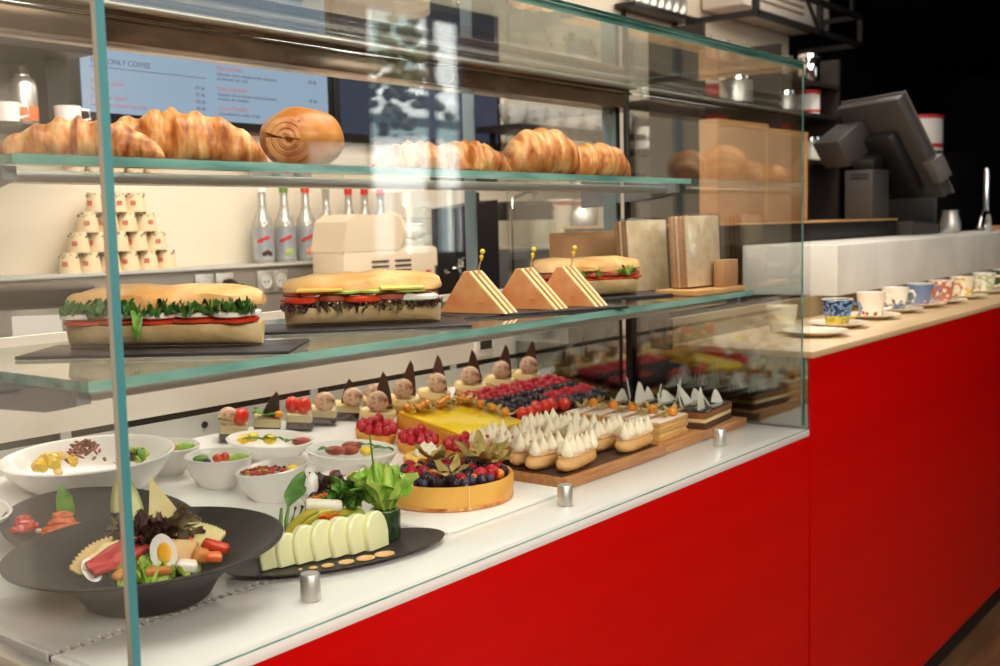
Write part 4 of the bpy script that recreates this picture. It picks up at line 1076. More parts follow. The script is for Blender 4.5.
def roll(lab, loc, ln, h, rz, seed):
    """glazed roll with crosswise folds"""
    bm = nb(); n = 60; k = 28; rings = []
    for i in range(n+1):
        s_ = 2*i/n-1; env = max(.03, (1-abs(s_)**3.2))**.6
        rid = 1+.05*math.sin(s_*16+seed)
        ring = []
        for j in range(k):
            a = 2*PI*j/k; nz = noise.noise(Vector((s_*3+seed, math.cos(a), math.sin(a))))
            rr = h*.5*env*rid*(1+.06*nz)
            ring.append((s_*ln/2, rr*math.cos(a)*1.2, max(rr*math.sin(a), -h*.40*env)+h*.42*env+.06*h*env))
        rings.append(ring)
    loft(bm, rings)
    z0 = min(v.co.z for v in bm.verts)
    for v in bm.verts: v.co.z -= z0
    o = link('glazed_roll', bm, 'crust', None, loc, (0, 0, rz)); return tag(o, lab, 'roll', 'glazed rolls on the upper shelf')
def acrylic_tray(x0, x1, y0, y1, lab):
    t = thing('acrylic_tray', lab, 'tray', ((x0+x1)/2, (y0+y1)/2, SU+.0004), 0, 'clear trays on the upper shelf')
    w_, d = x1-x0, y1-y0; h = .035
    bm = nb(); box(bm, (0, 0, .0012), (w_, d, .0024)); link('tray_floor', bm, 'acrylic', t, smooth=False)
    for nm, c, s_ in (('front_wall', (0, -d/2+.0015, h/2+.0026), (w_, .003, h)), ('back_wall', (0, d/2-.0015, h/2+.0026), (w_, .003, h)), ('end_wall', (-w_/2+.0015, 0, h/2+.0026), (.003, d-.0065, h)), ('end_wall', (w_/2-.0015, 0, h/2+.0026), (.003, d-.0065, h))):
        bm = nb(); box(bm, c, s_); link(nm, bm, 'acrylic', t, smooth=False)
acrylic_tray(.075, .745, .305, .575, 'clear tray holding the two croissants and the spiral bun')
acrylic_tray(.775, 1.222, .305, .575, 'clear tray holding the middle croissants')
ZU = SU+.0035
croissant('flatter croissant at the left end of the upper shelf', (.226, .425, ZU), .225, .064, R(-36), 1, .12)
croissant('large high croissant with a peaked middle beside the spiral bun', (.392, .44, ZU), .27, .092, R(-30), 4, .2)
croissant('small croissant half hidden behind the spiral bun', (.535, .508, ZU), .12, .075, R(-15), 9, .2)
spiral_bun('large glossy bun with a rolled spiral end', (.660, .450, ZU), .069, .102, R(-42))
croissant('low croissant at the reflection of the street door', (.955, .45, ZU), .20, .066, R(-30), 14, .2)
croissant('croissant next to the tall glazed roll', (1.105, .46, ZU), .19, .078, R(-28), 17, .2)
ZV = SU+.0006
roll('tall glazed roll beyond the clear trays', (1.328, .43, ZV), .185, .108, R(-26), 2)
roll('lower glazed roll at the right end of the upper shelf', (1.535, .43, ZV), .20, .084, R(-24), 5)
# ------------------------------------------------------------------ deck: bowls
def bowl(nm, lab, cat, loc, prof, m, sx=1, sy=1, rz=0, dip=0, group=None, fr=.04):
    bm = nb()
    def wp(p, a, r, z): return (p.x, p.y, z+dip*max(0, z)/.06*math.cos(a)*.012)
    lathe(bm, prof, (0, 0, 0), 64, sx, sy, warp=wp)
    o = link(nm, bm, m); on_deck(o, loc, rz, fr); return tag(o, lab, cat, group)
def prof_bowl(rf, r, h, t=.004):
    return [(rf, 0), (rf+.004, .002), (rf+(r-rf)*.45, h*.30), (rf+(r-rf)*.80, h*.66), (r, h), (r-t*.6, h+.002), (r-t*1.4, h), (rf+(r-rf)*.74-t, h*.66), (rf+(r-rf)*.38-t, h*.34), (rf-t, .010), (0, .008)]
def wide_bowl(rf, r, h):
    return [(rf, 0), (rf+.004, .001), (rf+.008, .004), (rf+.022, .026), (rf+(r-rf)*.45, h*.62), (r, h), (r+.001, h+.003), (r-.004, h+.004), (rf+(r-rf)*.45, h*.62+.006), (rf+.012, .030), (rf-.02, .020), (0, .018)]
DKZ = lambda y: ZD+max(0, y-YD)*KD+.0006
BX, BY = .188, .262
big = bowl('salad_bowl', 'large matt black wide rimmed bowl of salad at the front corner', 'bowl', (BX, BY, ZD+.0006), wide_bowl(.072, .178, .072), 'blackbowl', rz=R(-20), dip=.4)
bk2 = bowl('salad_bowl', 'matt black bowl behind the large salad bowl, with salmon slices', 'bowl', (.273, .508, DKZ(.455)), wide_bowl(.06, .142, .035), 'blackbowl', rz=R(60), fr=.06)
ova = bowl('pasta_bowl', 'large white swooping oval bowl of mixed salad by the rear wall', 'bowl', (.376, .712, DKZ(.668)), prof_bowl(.06, .10, .062), 'porcelain', 1.42, .95, R(-33), 1.4)
bowl('white_bowl', 'empty white bowl cut off by the left edge of the picture', 'bowl', (.130, .630, DKZ(.63)), prof_bowl(.034, .060, .045), 'porcelain')
fb_spec = [('a', (.535, .712), .058, .041, .050, 'white fruit bowl at the back, holding two cherries and melon'),
           ('b', (.568, .608), .060, .041, .056, 'white fruit bowl with red berries, kiwi and melon in the middle'),
           ('c', (.602, .508), .061, .041, .058, 'white bowl of muesli with a lemon cube, left of the front pair'),
           ('d', (.738, .668), .084, .056, .040, 'widest white fruit bowl with three mint leaves on mango'),
           ('e', (.648, .400), .061, .040, .058, 'white bowl of muesli, right of the front pair'),
           ('f', (.805, .515), .086, .058, .052, 'white fruit bowl with mint and plums next to the raspberry tartlets')]
FB = {}
for k, (x, y), sx, sy, h, lab in fb_spec:
    FB[k] = bowl('fruit_bowl', lab, 'bowl', (x, y, DKZ(y)), prof_bowl(.036/.066, 1.0, h, .05), 'porcelain', sx, sy, R(-41), 1.2 if k in 'ce' else .5, 'white fruit bowls on the deck')
def put(o, bowlobj, lx, ly, lz, rot=(0, 0, 0)):
    """stand a thing on its bowl or plate, at a place given relative to it"""
    loc = bowlobj.location; rz = 0
    bpy.context.view_layer.update()
    o.location = Vector(loc)+Vector((lx, ly, lz+(ly*KD if loc.y > YD else 0))); o.rotation_euler = rot
    return o
def leafmesh(ln, wd, curl=.5, seed=0, ruf=.1, nm='leaf', m='mint'):
    bm = nb(); leafy(bm, 0, 0, 0, ln, wd, 0, curl, seed, ruf, .35); return mesh_of(bm, m, name=nm)
def solo(nm, me, lab, cat, group=None):
    o = bpy.data.objects.new(nm, me); C.objects.link(o); tag(o, lab, cat, group); return o
def blobmesh(s, m, amp=.08, fr=3, sub=3, seed=0):
    bm = nb(); blob(bm, (0, 0, 0), s, amp, fr, sub, seed); return mesh_of(bm, m)
MINT = leafmesh(.034, .02)
def fruit(bw, kind, lab, lx, ly, lz, rot=(0, 0, 0), s=1):
    defs = {'cherry': ('cherry', lambda: blobmesh((.0085, .0085, .008), 'tomato', .03), 'cherry'), 'mint': ('mint_leaf', None, 'leaf'),
            'melon': ('melon_slice', lambda: blobmesh((.022, .010, .008), 'pale', .05), 'fruit'), 'kiwi': ('kiwi_slice', lambda: blobmesh((.014, .012, .006), 'green', .05), 'fruit'),
            'blue': ('blueberry', lambda: blobmesh((.007, .007, .0065), 'blueberry', .02), 'berry'), 'mango': ('mango_cube', lambda: blobmesh((.013, .011, .009), 'lemon', .12, 2), 'fruit'),
            'plum': ('plum_wedge', lambda: blobmesh((.020, .011, .009), 'ham', .06), 'fruit'), 'rasp': ('raspberry', None, 'berry')}
    nm, mk, cat = defs[kind]
    me = MINT if kind == 'mint' else (RASP if kind == 'rasp' else mk())
    o = solo(nm, me, lab, cat); put(o, bw, lx, ly, lz, rot); o.scale = (s,)*3; return o
# berries
def drupelet(r, m, seed=0, elong=1.1):
    bm = nb(); bmesh.ops.create_icosphere(bm, subdivisions=4, radius=1)
    pts = []
    for i in range(46):
        zz = 1-2*(i+.5)/46; a = i*2.39996; q = math.sqrt(1-zz*zz); pts.append(Vector((q*math.cos(a), q*math.sin(a), zz)))
    for v in bm.verts:
        d = v.co.normalized(); m_ = max(d.dot(p) for p in pts)
        k = .86+.16*max(0, (m_-.955)/.045)**.6
        tap = 1-.12*max(0, d.z)
        v.co = Vector((d.x*r*k*tap, d.y*r*k*tap, d.z*r*k*elong))
    return mesh_of(bm, m)
RASP = drupelet(.0098, 'rasp'); BLACK = drupelet(.010, 'blackberry')
def strawberry_mesh(half=False):
    bm = nb(); pr = [(.002, 0), (.008, .003), (.0125, .010), (.0125, .017), (.009, .025), (.004, .028), (0, .029)]
    lathe(bm, pr, seg=20, sy=.6 if half else 1); return mesh_of(bm, 'straw')
STRAW = strawberry_mesh()
PHYS = blobmesh((.0098, .0098, .0094), 'physalis', .02)
def husk_mesh():
    bm = nb()
    for k in range(5):
        a = 2*PI*k/5; leafy(bm, .004*math.cos(a), .004*math.sin(a), .003, .030, .017, a, -.3, k, .12, .25)
    return mesh_of(bm, 'husk')
HUSK = husk_mesh()

# fruit in the white bowls
ft = [('a', 'cherry', 'left cherry of the two in the rear fruit bowl', -.012, -.012, .045), ('a', 'cherry', 'right cherry of the two in the rear fruit bowl', .002, -.022, .045),
      ('a', 'melon', 'green melon slice in the rear fruit bowl', .026, -.022, .043), ('a', 'blue', 'dark berry beside the cherries in the rear fruit bowl', -.030, -.004, .043),
      ('b', 'cherry', 'left red currant of the two in the middle fruit bowl', -.008, -.016, .050), ('b', 'cherry', 'right red currant of the two in the middle fruit bowl', .006, -.020, .051),
      ('b', 'kiwi', 'green kiwi slice in the middle fruit bowl', -.032, .004, .048), ('b', 'melon', 'pale melon slice in the middle fruit bowl', .028, -.028, .048), ('b', 'blue', 'dark berry under the kiwi in the middle fruit bowl', -.030, -.012, .046),
      ('d', 'mango', 'yellow mango cube at the back of the widest bowl', -.024, .020, .036), ('d', 'mango', 'yellow mango cube between the mint leaves', -.004, -.012, .036), ('d', 'mango', 'yellow mango cube at the left end of the widest bowl', -.045, .022, .034),
      ('d', 'plum', 'pink fruit wedge at the right end of the widest bowl', .048, -.052, .034),
      ('f', 'plum', 'plum wedge in the middle of the bowl by the tartlets', -.006, -.006, .046), ('f', 'plum', 'plum wedge at the left of the bowl by the tartlets', -.030, .008, .046), ('f', 'plum', 'plum wedge at the back of the bowl by the tartlets', .014, .006, .048), ('f', 'mango', 'yellow mango cube in the bowl by the tartlets', .020, -.032, .048)]
for k, kd, lab, lx, ly, lz in ft: fruit(FB[k], kd, lab, lx*.92, ly*.92, lz+.005, (0, 0, R(-41)+random.uniform(-.4, .4)))
for k, lab, lx, ly, lz, rz in (('d', 'left mint leaf in the widest fruit bowl', -.050, .014, .042, -.6), ('d', 'middle mint leaf in the widest fruit bowl', -.016, -.004, .044, -.9), ('d', 'right mint leaf in the widest fruit bowl', .012, -.038, .040, .2),
                          ('f', 'left mint leaf in the bowl by the tartlets', -.055, .026, .050, -.6), ('f', 'mint leaf beside the plums in the bowl by the tartlets', .012, -.004, .056, -.5), ('f', 'right mint leaf in the bowl by the tartlets', .034, -.030, .054, -.8)):
    o = solo('mint_leaf', MINT, lab, 'leaf', 'mint leaves in the fruit bowls'); put(o, FB[k], lx, ly, lz, (0, 0, rz)); o.scale = (1.2,)*3
for k, lab in (('c', 'muesli and dried berries filling the left front white bowl'), ('e', 'muesli and dried berries filling the right front white bowl')):
    bm = nb()
    for i in range(110):
        x, y = random.uniform(-1, 1), random.uniform(-1, 1)
        if x*x+y*y > 1: continue
        lx, ly = x*.050, y*.028; a = R(-41)
        blob(bm, (lx*math.cos(a)-ly*math.sin(a), lx*math.sin(a)+ly*math.cos(a), .004*(1-x*x-y*y)+random.uniform(-.002, .003)), (.0045, .0035, .003), .2, 2, 1, i, mi=random.choice((0, 0, 1, 2, 2)))
    o = link('muesli', bm, ['sponge', 'tartpale', 'cured']); tag(o, lab, 'muesli', kind='stuff'); put(o, FB[k], 0, 0, .049)
    fruit(FB[k], 'mango', f'yellow lemon cube on the {"left" if k == "c" else "right"} front bowl of muesli', .030, -.030, .056)
    if k == 'e': fruit(FB[k], 'rasp', 'dark dried berry on top of the right front bowl of muesli', .006, -.004, .058)

# oval white bowl contents
def heap(nm, lab, cat, bw, lx, ly, lz, n, sp, size, mats_, mi_w):
    bm = nb()
    for i in range(n):
        a, q = random.uniform(0, 2*PI), random.random()**.6
        blob(bm, (math.cos(a)*q*sp[0], math.sin(a)*q*sp[1], sp[2]*(1-q*q)+random.uniform(-.003, .003)), tuple(s_*random.uniform(.7, 1.25) for s_ in size), .15, 2, 1, i, rot=(random.uniform(-1, 1), random.uniform(-1, 1), random.uniform(0, 3)), mi=random.choice(mi_w))
    o = link(nm, bm, mats_); tag(o, lab, cat, kind='stuff'); return put(o, bw, lx, ly, lz)
heap('pineapple', 'yellow pineapple pieces in the oval white bowl', 'fruit', ova, -.055, .005, .046, 26, (.042, .034, .020), (.011, .009, .008), ['lemon', 'cheese'], (0, 0, 1))
heap('shredded_meat', 'brown shredded meat in the oval white bowl', 'meat', ova, .004, .005, .050, 60, (.034, .034, .030), (.009, .003, .003), ['browngrill', 'ham'], (0, 1))
heap('red_beans', 'dark red beans in the oval white bowl behind the glass edge', 'beans', ova, .055, -.045, .050, 34, (.026, .02, .014), (.006, .004, .004), ['radicchio', 'cured', 'mozz'], (0, 0, 1, 2))
heap('diced_cucumber', 'diced green cucumber in the oval white bowl', 'cucumber', ova, .072, -.045, .056, 12, (.018, .016, .014), (.009, .009, .007), ['avocado', 'green'], (0, 0, 1))

# front salad bowl: every large piece a thing
bm = nb()
for i in range(46):
    a, q = random.uniform(0, 2*PI), random.random()**.5
    leafy(bm, math.cos(a)*q*.05, math.sin(a)*q*.05, .004+.010*(1-q), random.uniform(.022, .036), .026, random.uniform(0, 2*PI), .3, i, .5, .15)
put(tag(link('salad_leaves', bm, 'pale'), 'bed of green salad leaves in the large black bowl', 'salad', kind='stuff'), big, 0, 0, .040)
def frilly(bm, base, ang, el, ln, wd, ruf, seed):
    d = Vector((math.cos(ang)*math.cos(el), math.sin(ang)*math.cos(el), math.sin(el))); s_ = Vector((-math.sin(ang), math.cos(ang), 0)); n_ = d.cross(s_)
    b = Vector(base)
    def fn(u, v):
        w_ = (v-.5)*wd*(.25+.75*min(1, u*1.5))*(1-.25*u**4)
        top = 1-.10*abs(math.sin(v*14+seed))*u-.22*u*(2*v-1)**2
        return b+d*(u*ln*top)+s_*w_+n_*(ruf*wd*.22*u*math.sin(v*13+seed)+ruf*wd*.12*math.sin(u*9+seed)*abs(v-.5)*2-.25*ln*u*u+.5*wd*(v-.5)**2)
    return sheet(bm, fn, 8, 13)
def tuft(nm, lab, bw, lx, ly, lz, n, ln, wd, m, spread=.02, up=(.6, 1.4), ruf=.9):
    bm = nb()
    for i in range(n):
        a = random.uniform(0, 2*PI); t0 = random.uniform(*up)
        frilly(bm, (math.cos(a)*spread*random.random(), math.sin(a)*spread*random.random(), 0), a, t0, ln*random.uniform(.6, 1.1), wd*random.uniform(.7, 1.1), ruf, i*1.3)
    return put(tag(link(nm, bm, m), lab, 'lettuce'), bw, lx, ly, lz)
# directions in the picture: E is to the right, N is away from the viewer
VE, VN = Vector((.79, -.61, 0)), Vector((.61, .79, 0))
def pv(e, n, z=0): v = VE*e+VN*n; return v.x, v.y, z
rzv = math.atan2(-.61, .79)
o = tuft('red_lettuce', 'frilly dark red lettuce tuft in the large black bowl', big, *pv(.008, .050, .068), 120, .042, .030, 'radicchio', .044, (.35, 1.5), 1.0)
tuft('green_leaf', 'green rocket leaf sprig in front of the red lettuce', big, *pv(.018, .022, .062), 5, .042, .018, 'darkgreen', .012, (.3, .8), .2)
bm = nb(); sheet(bm, lambda u, v: ((v-.5)*.042*math.sin(PI*min(1, .2+.8*u*.98)), .012*((v-.5)*2)**2+.016*u*u, .105*u), 12, 7); o = tag(link('endive_leaf', bm, 'endive', solid=.003), 'tall pale green endive leaf standing in the black bowl', 'lettuce'); put(o, big, *pv(-.022, .052, .062), (R(-8), R(-8), rzv))
bm = nb(); loft(bm, [[(-.010, 0, 0), (.058, 0, 0), (-.004, 0, .088)], [(-.010, .003, 0), (.058, .003, 0), (-.004, .003, .088)]]); o = tag(link('parmesan_wafer', bm, 'parm', smooth=False), 'tall triangular parmesan wafer standing behind the glass edge', 'cheese'); put(o, big, *pv(.008, .062, .062), (R(-10), 0, rzv))
def serr(nm, lab, cat, e, n, z, ln, wd, m, rot, teeth=14):
    bm = nb(); pts = []
    for i in range(teeth*2+1): pts.append((-ln/2+ln*i/(teeth*2), wd/2+(.0035 if i % 2 else 0)-.012*((i/teeth-1)**2)))
    pts += [(ln/2*.86, -wd/2), (0, -wd/2-.004), (-ln/2*.86, -wd/2)]
    prism(bm, pts, .004); o = tag(link(nm, bm, m, smooth=False), lab, cat); put(o, big, *pv(e, n, z), rot); return o
def chunk(nm, lab, cat, e, n, z, s_, m, rot=(0, 0, 0), bev=.003, bw=None):
    bm = nb(); box(bm, (0, 0, 0), s_, min(s_)*.32, 3)
    for v in bm.verts: v.co *= 1+.16*noise.noise(v.co*90+Vector((len(lab), 0, 0)))
    o = tag(link(nm, bm, m, auto=False), lab, cat); put(o, bw or big, *pv(e, n, z), rot); return o
serr('cheese_slice', 'serrated beige cheese slice on the left of the black bowl', 'cheese', -.062, .002, .066, .088, .026, 'beige', (R(50), R(-14), rzv+.75))
serr('cheese_slice', 'plain pale cheese slice next to the red cured meat', 'cheese', -.046, -.006, .068, .09, .022, 'parm', (R(52), R(-12), rzv+.72), 3)
bm = nb(); sheet(bm, lambda u, v: (-.045+.09*u, .032*(v-.5)*(1-.3*(2*u-1)**2), .004*math.sin(u*9+v*3)+.003*math.sin(v*8)), 18, 8)
o = tag(link('cured_meat', bm, 'cured', solid=.0022), 'red slice of cured meat on the left of the black bowl', 'meat'); put(o, big, *pv(-.034, -.016, .066), (R(46), R(-10), rzv+.70))
serr('cheese_fan', 'serrated pale yellow cheese fan on the right of the black bowl', 'cheese', .060, .030, .072, .085, .040, 'parm', (R(28), R(6), rzv-.35), 18)
chunk('cracker', 'orange cracker stick left of the glass edge', 'cracker', -.026, -.048, .054, (.034, .012, .008), 'crouton', (.2, -.2, rzv+.9))
chunk('cracker', 'flat orange cracker stick right of the glass edge', 'cracker', .016, -.052, .052, (.030, .012, .010), 'crouton', (.25, 0, rzv))
chunk('cheese_wedge', 'beige cheese block next to the egg', 'cheese', .046, -.012, .062, (.040, .020, .034), 'beige', (R(-20), R(8), rzv), .004)
chunk('chicken_piece', 'white chicken piece at the front right of the salad', 'meat', .052, -.040, .052, (.026, .018, .014), 'mozz', (.2, .2, rzv), .006)
chunk('crouton', 'toasted brown crouton right of the egg', 'crouton', .070, -.026, .060, (.022, .016, .018), 'crouton', (.4, .3, rzv+.5), .004)
chunk('crouton', 'orange crouton at the right end of the salad', 'crouton', .086, -.026, .056, (.020, .014, .012), 'orange', (.3, .1, rzv), .004)
chunk('tomato_wedge', 'red tomato wedge at the right of the salad', 'tomato', .088, -.002, .064, (.036, .014, .014), 'tomato', (.2, .35, rzv-.1), .006)
chunk('tomato_wedge', 'small red tomato wedge behind the egg', 'tomato', .048, .020, .068, (.022, .012, .010), 'tomato', (.1, -.2, rzv), .004)
chunk('crouton', 'golden crouton beside the red lettuce', 'crouton', .034, .020, .066, (.022, .016, .012), 'crouton', (.3, .2, rzv-.5), .004)
def egg(lab, e, n, z, rz, s_=1):
    t = thing('egg_quarter', lab, 'egg')
    bm = nb(); blob(bm, (0, 0, 0), (.016*s_, .016*s_, .024*s_), 0, 1, 3)
    r_ = bmesh.ops.bisect_plane(bm, geom=bm.verts[:]+bm.edges[:]+bm.faces[:], plane_co=(0, 0, 0), plane_no=(0, -1, 0), clear_outer=True)
    bmesh.ops.holes_fill(bm, edges=[e_ for e_ in bm.edges if e_.is_boundary])
    link('egg_white', bm, 'eggwhite', t)
    bm = nb(); blob(bm, (.002, 0, 0), (.0090*s_, .003, .0125*s_), .06, 2, 3); link('yolk', bm, 'yolk', t)
    put(t, big, *pv(e, n, z), (R(-25), R(-22), rz)); return t
egg('quartered boiled egg with orange yolk right of the glass edge', .022, -.027, .067, rzv-.25, 1.12)
egg('boiled egg piece at the left end of the salad', -.066, -.034, .056, rzv+.5, .7)
# rear black bowl contents
def fold(lab, e, n, z, s_, rot, m='orange'):
    bm = nb()
    for k in range(3): blob(bm, (.003*k, .006*k, .006+.007*k), (.026-.005*k, .010, .010), .35, 2.2, 3, k, rot=(.5, .1*k, .2*k))
    o = tag(link('salmon_slice', bm, m), lab, 'salmon', 'salmon slices'); put(o, bk2, *pv(e, n, z), rot); o.scale = (s_,)*3
fold('folded orange salmon slice under the green leaf', -.048, -.055, .038, 1.0, (0, 0, rzv+.3))
fold('red salmon piece at the left rim of the rear black bowl', -.100, -.045, .036, .75, (0, 0, rzv+.5), 'tomato')
chunk('white_cheese_cube', 'small white cube beside the red salmon piece', 'cheese', -.080, -.048, .038, (.008, .008, .006), 'mozz', (0, 0, 0), .001, bk2)
bm = nb(); leafy(bm, 0, 0, 0, .05, .026, 1.2, .1, 2, .1, 1.2); put(tag(link('basil_leaf', bm, 'green'), 'upright green basil leaf over the salmon slice', 'leaf'), bk2, *pv(-.040, -.035, .040))
bm = nb(); blob(bm, (0, 0, 0), (.022, .012, .008), .2, 2, 3); put(tag(link('prawn', bm, 'melon'), 'pale shell shaped piece with pink tip at the right of the rear black bowl', 'prawn'), bk2, *pv(.062, -.03, .036), (0, .2, rzv))

# melon plate
pl0 = thing('melon_plate', 'long dark oval plate of melon and vegetables at the front', 'plate', (.462, .185, ZD+.0006), R(-19))
bm = nb(); lathe(bm, [(.11, 0), (.14, .002), (.172, .008), (.174, .010), (.17, .0105), (.14, .006), (0, .005)], seg=64, sy=.46); link('plate_body', bm, 'blackbowl', pl0)
def pput(o, px, rot=(0, 0, 0)): o.location = px; o.rotation_euler = rot; return o
PZ = ZD+.0075
ml = None
for i in range(7):
    bm = nb(); pts = []
    R0, R1 = .052, .022
    prof2 = []
    for k in range(11): a = PI*k/10; prof2.append((math.cos(a)*.024, math.copysign(abs(math.sin(a))**.8, math.sin(a))*.034+.022))
    loft(bm, [[(x*k_, y_, z*(.5+.5*k_)) for x, z in prof2+[(-.021, 0), (.021, 0)]] for y_, k_ in ((-.008, .90), (-.0055, 1), (.0055, 1), (.008, .90))])
    o = tag(link('melon_slice', bm, 'melon'), f'{ORD[i]} pale melon slice from the left in the row on the dark plate', 'melon', 'melon slices in a row')
    t_ = i/6; X0, Y0 = .352+.158*t_, .212-.056*t_
    pput(o, (X0, Y0, PZ), (R(-7), R(0), R(-8+2*i))); o.scale = (.70+.30*min(1, t_*2.5),)*3
# cucumber cup with lettuce
cc = thing('cucumber_cup', 'dark green hollowed cucumber cup on the right of the dark plate', 'cucumber', (.553, .178, PZ+.001), 0)
bm = nb(); lathe(bm, [(.022, 0), (.0235, .002), (.0235, .044), (.0225, .046)], seg=28); lathe(bm, [(.0225, .046), (.019, .046), (.018, .03), (0, .03)], seg=28, mi=1, cap=False); link('cucumber_body', bm, ['cuke', 'pale'], cc)
bm = nb()
for i in range(7): frilly(bm, (.006*math.cos(i*2.3), .006*math.sin(i*2.3), 0), i*2.3+.4, R(80-4*(i % 3)), random.uniform(.070, .088), random.uniform(.055, .072), .75, i*2.1)
o = tag(link('lettuce_leaf', bm, 'pale'), 'bright green lettuce standing in the cucumber cup', 'lettuce'); pput(o, (.556, .182, PZ+.036))
bm = nb()
for i in range(44): frilly(bm, (random.uniform(-.014, .014), random.uniform(-.014, .014), 0), random.uniform(1.5, 4.9), random.uniform(.2, 1.3), random.uniform(.028, .05), .026, .8, i*1.7)
o = tag(link('mixed_leaves', bm, 'green'), 'ruffled green leaves to the left of the lettuce tuft', 'lettuce'); pput(o, (.528, .232, PZ+.058))
bm = nb()
for i in range(44): frilly(bm, (random.uniform(-.012, .012), random.uniform(-.012, .012), 0), random.uniform(0, 6.2), random.uniform(.2, 1.4), random.uniform(.022, .04), .024, 1, i*1.1)
o = tag(link('red_lettuce', bm, 'radicchio'), 'dark red lettuce sprig behind the green tuft on the dark plate', 'lettuce'); pput(o, (.522, .262, PZ+.066))
bm = nb(); tube(bm, [(0, 0, 0), (.002, 0, .05), (-.004, 0, .105)], .0016, 6); tube(bm, [(0, 0, .0), (-.03, -.01, .03), (-.07, -.02, .035)], .0015, 6); o = tag(link('chive', bm, 'bean'), 'thin chive stalks sticking out of the lettuce tuft', 'herb'); pput(o, (.552, .20, PZ+.055))
for i, (x, y, z, m) in enumerate(((.395, .262, .020, 'tomato'), (.407, .258, .022, 'orange'))):
    bm = nb(); blob(bm, (0, 0, 0), (.010, .007, .024), .05, 2, 3); o = tag(link('tomato_wedge', bm, 'tomato'), ['left red tomato wedge standing on the dark plate', 'right red tomato wedge standing on the dark plate'][i], 'tomato', 'tomato wedges'); pput(o, (x, y, PZ+z), (R(8), R(-4), .3))
for i in range(7):
    bm = nb(); tube(bm, [(0, 0, 0), (.002, .002, .025), (.006+.002*i, .002, .048)], [.0028, .0032, .0022], 8); o = tag(link('green_bean', bm, 'bean'), f'{ORD[i]} green bean from the left in the bundle behind the melon', 'bean', 'green beans in a bundle'); pput(o, (.418+.0062*i, .262-.004*i, PZ+.016+.0015*(i % 2)), (R(-10), R(6+3*i), 0))
for i in range(4):
    bm = nb(); tube(bm, [(-.035, 0, 0), (-.01, .004, .010), (.02, .004, .010), (.036, 0, .004)], [.004, .007, .007, .003], 10); o = tag(link('pepper_strip', bm, 'pepper'), f'{ORD[i]} yellow green pepper strip from the beans above the melon row', 'pepper', 'pepper strips above the melon'); pput(o, (.436+.020*i, .238-.008*i, PZ+.034+.003*(i % 2)), (0, R(-38+14*i), rzv+.15*i))
bm = nb(); lathe(bm, [(.008, 0), (.0095, .004), (.0095, .05), (.008, .054), (0, .054)], seg=20, rot=(0, PI/2, 0)); o = tag(link('palm_heart', bm, 'palm'), 'white heart of palm stick lying above the melon row', 'vegetable'); pput(o, (.452, .245, PZ+.066), (0, R(8), rzv+.05))
for k, (x, y, z) in enumerate(((.490, .250, .068), (.475, .218, .046))):
    bm = nb()
    for i in range(60): tube(bm, [(random.uniform(-.016, .016), random.uniform(-.01, .01), random.uniform(-.004, .006)) for q in range(2)], .0011, 4)
    o = tag(link('grated_carrot', bm, 'carrot'), ['grated carrot heap behind the white palm heart', 'grated carrot heap between the palm heart and melon'][k], 'carrot', kind='stuff'); pput(o, (x, y, PZ+z))
bm = nb(); leafy(bm, 0, 0, 0, .06, .034, .4, .1, 1, .08, .8); o = tag(link('salad_leaf', bm, 'mint'), 'broad green leaf standing behind the palm heart', 'leaf'); pput(o, (.445, .275, PZ+.058))
bm = nb(); blob(bm, (0, 0, 0), (.012, .010, .022), .15, 2, 3); o = tag(link('egg_piece', bm, 'eggwhite'), 'white egg piece standing beside the broad green leaf', 'egg'); pput(o, (.492, .275, PZ+.082), (0, .2, 0))
bm = nb(); blob(bm, (0, 0, 0), (.016, .013, .026), .08, 2, 3); o = tag(link('avocado_slice', bm, 'avocado'), 'light green avocado piece left of the cucumber cup', 'avocado'); pput(o, (.520, .204, PZ+.026))
bm = nb(); blob(bm, (0, 0, 0), (.012, .012, .012), .08, 2, 3); o = tag(link('black_olive', bm, 'blueberry'), 'dark olive at the left end of the melon plate', 'olive'); pput(o, (.385, .240, PZ+.012))
for i, (x, y) in enumerate(((.369, .167), (.385, .158), (.404, .149), (.431, .139), (.460, .129), (.490, .120))):
    r_ = (.0025, .005, .0075, .0095, .0115, .0125)[i]
    bm = nb(); lathe(bm, [(r_, 0), (r_*.95, .0012), (r_*.6, .0022), (0, .0024)], seg=20, sx=1.25); o = tag(link('sauce_dot', bm, 'sauce'), f'{ORD[i]} orange sauce dot from the small end of the row on the dark plate', 'sauce', 'sauce dots in a row'); pput(o, (x, y, PZ+.0012), (0, 0, R(-19)))
# ------------------------------------------------------------------ pastries
DB = lambda y: DKZ(y)
def fin_mesh(w_, h, m, th=.002, lean=.3):
    bm = nb(); pts = []
    for k in range(9): t_ = k/8; pts.append((-w_/2+w_*.35*t_*t_+0*t_, h*t_))
    top = (pts[-1][0]+.004, h)
    rt = [(w_/2-w_*.55*(t_**1.4), h*t_) for t_ in [j/8 for j in range(9)]][::-1]
    prism(bm, pts+rt[1:], th, rot=(PI/2, 0, 0)); return mesh_of(bm, m, smooth=False)
FIN = fin_mesh(.036, .062, 'chocmilk'); FIND = fin_mesh(.036, .058, 'choc'); SAIL = fin_mesh(.040, .058, 'whitechoc')
def mac_mesh():
    bm = nb(); lathe(bm, [(.012, -.011), (.019, -.008), (.021, -.002), (.019, 0), (.021, .002), (.019, .008), (.012, .011), (0, .0115)], seg=28, rot=(PI/2, 0, 0)); return mesh_of(bm, 'macaron')
MAC = mac_mesh()
BLUEB = blobmesh((.0078, .0078, .0074), 'blueberry', .02)
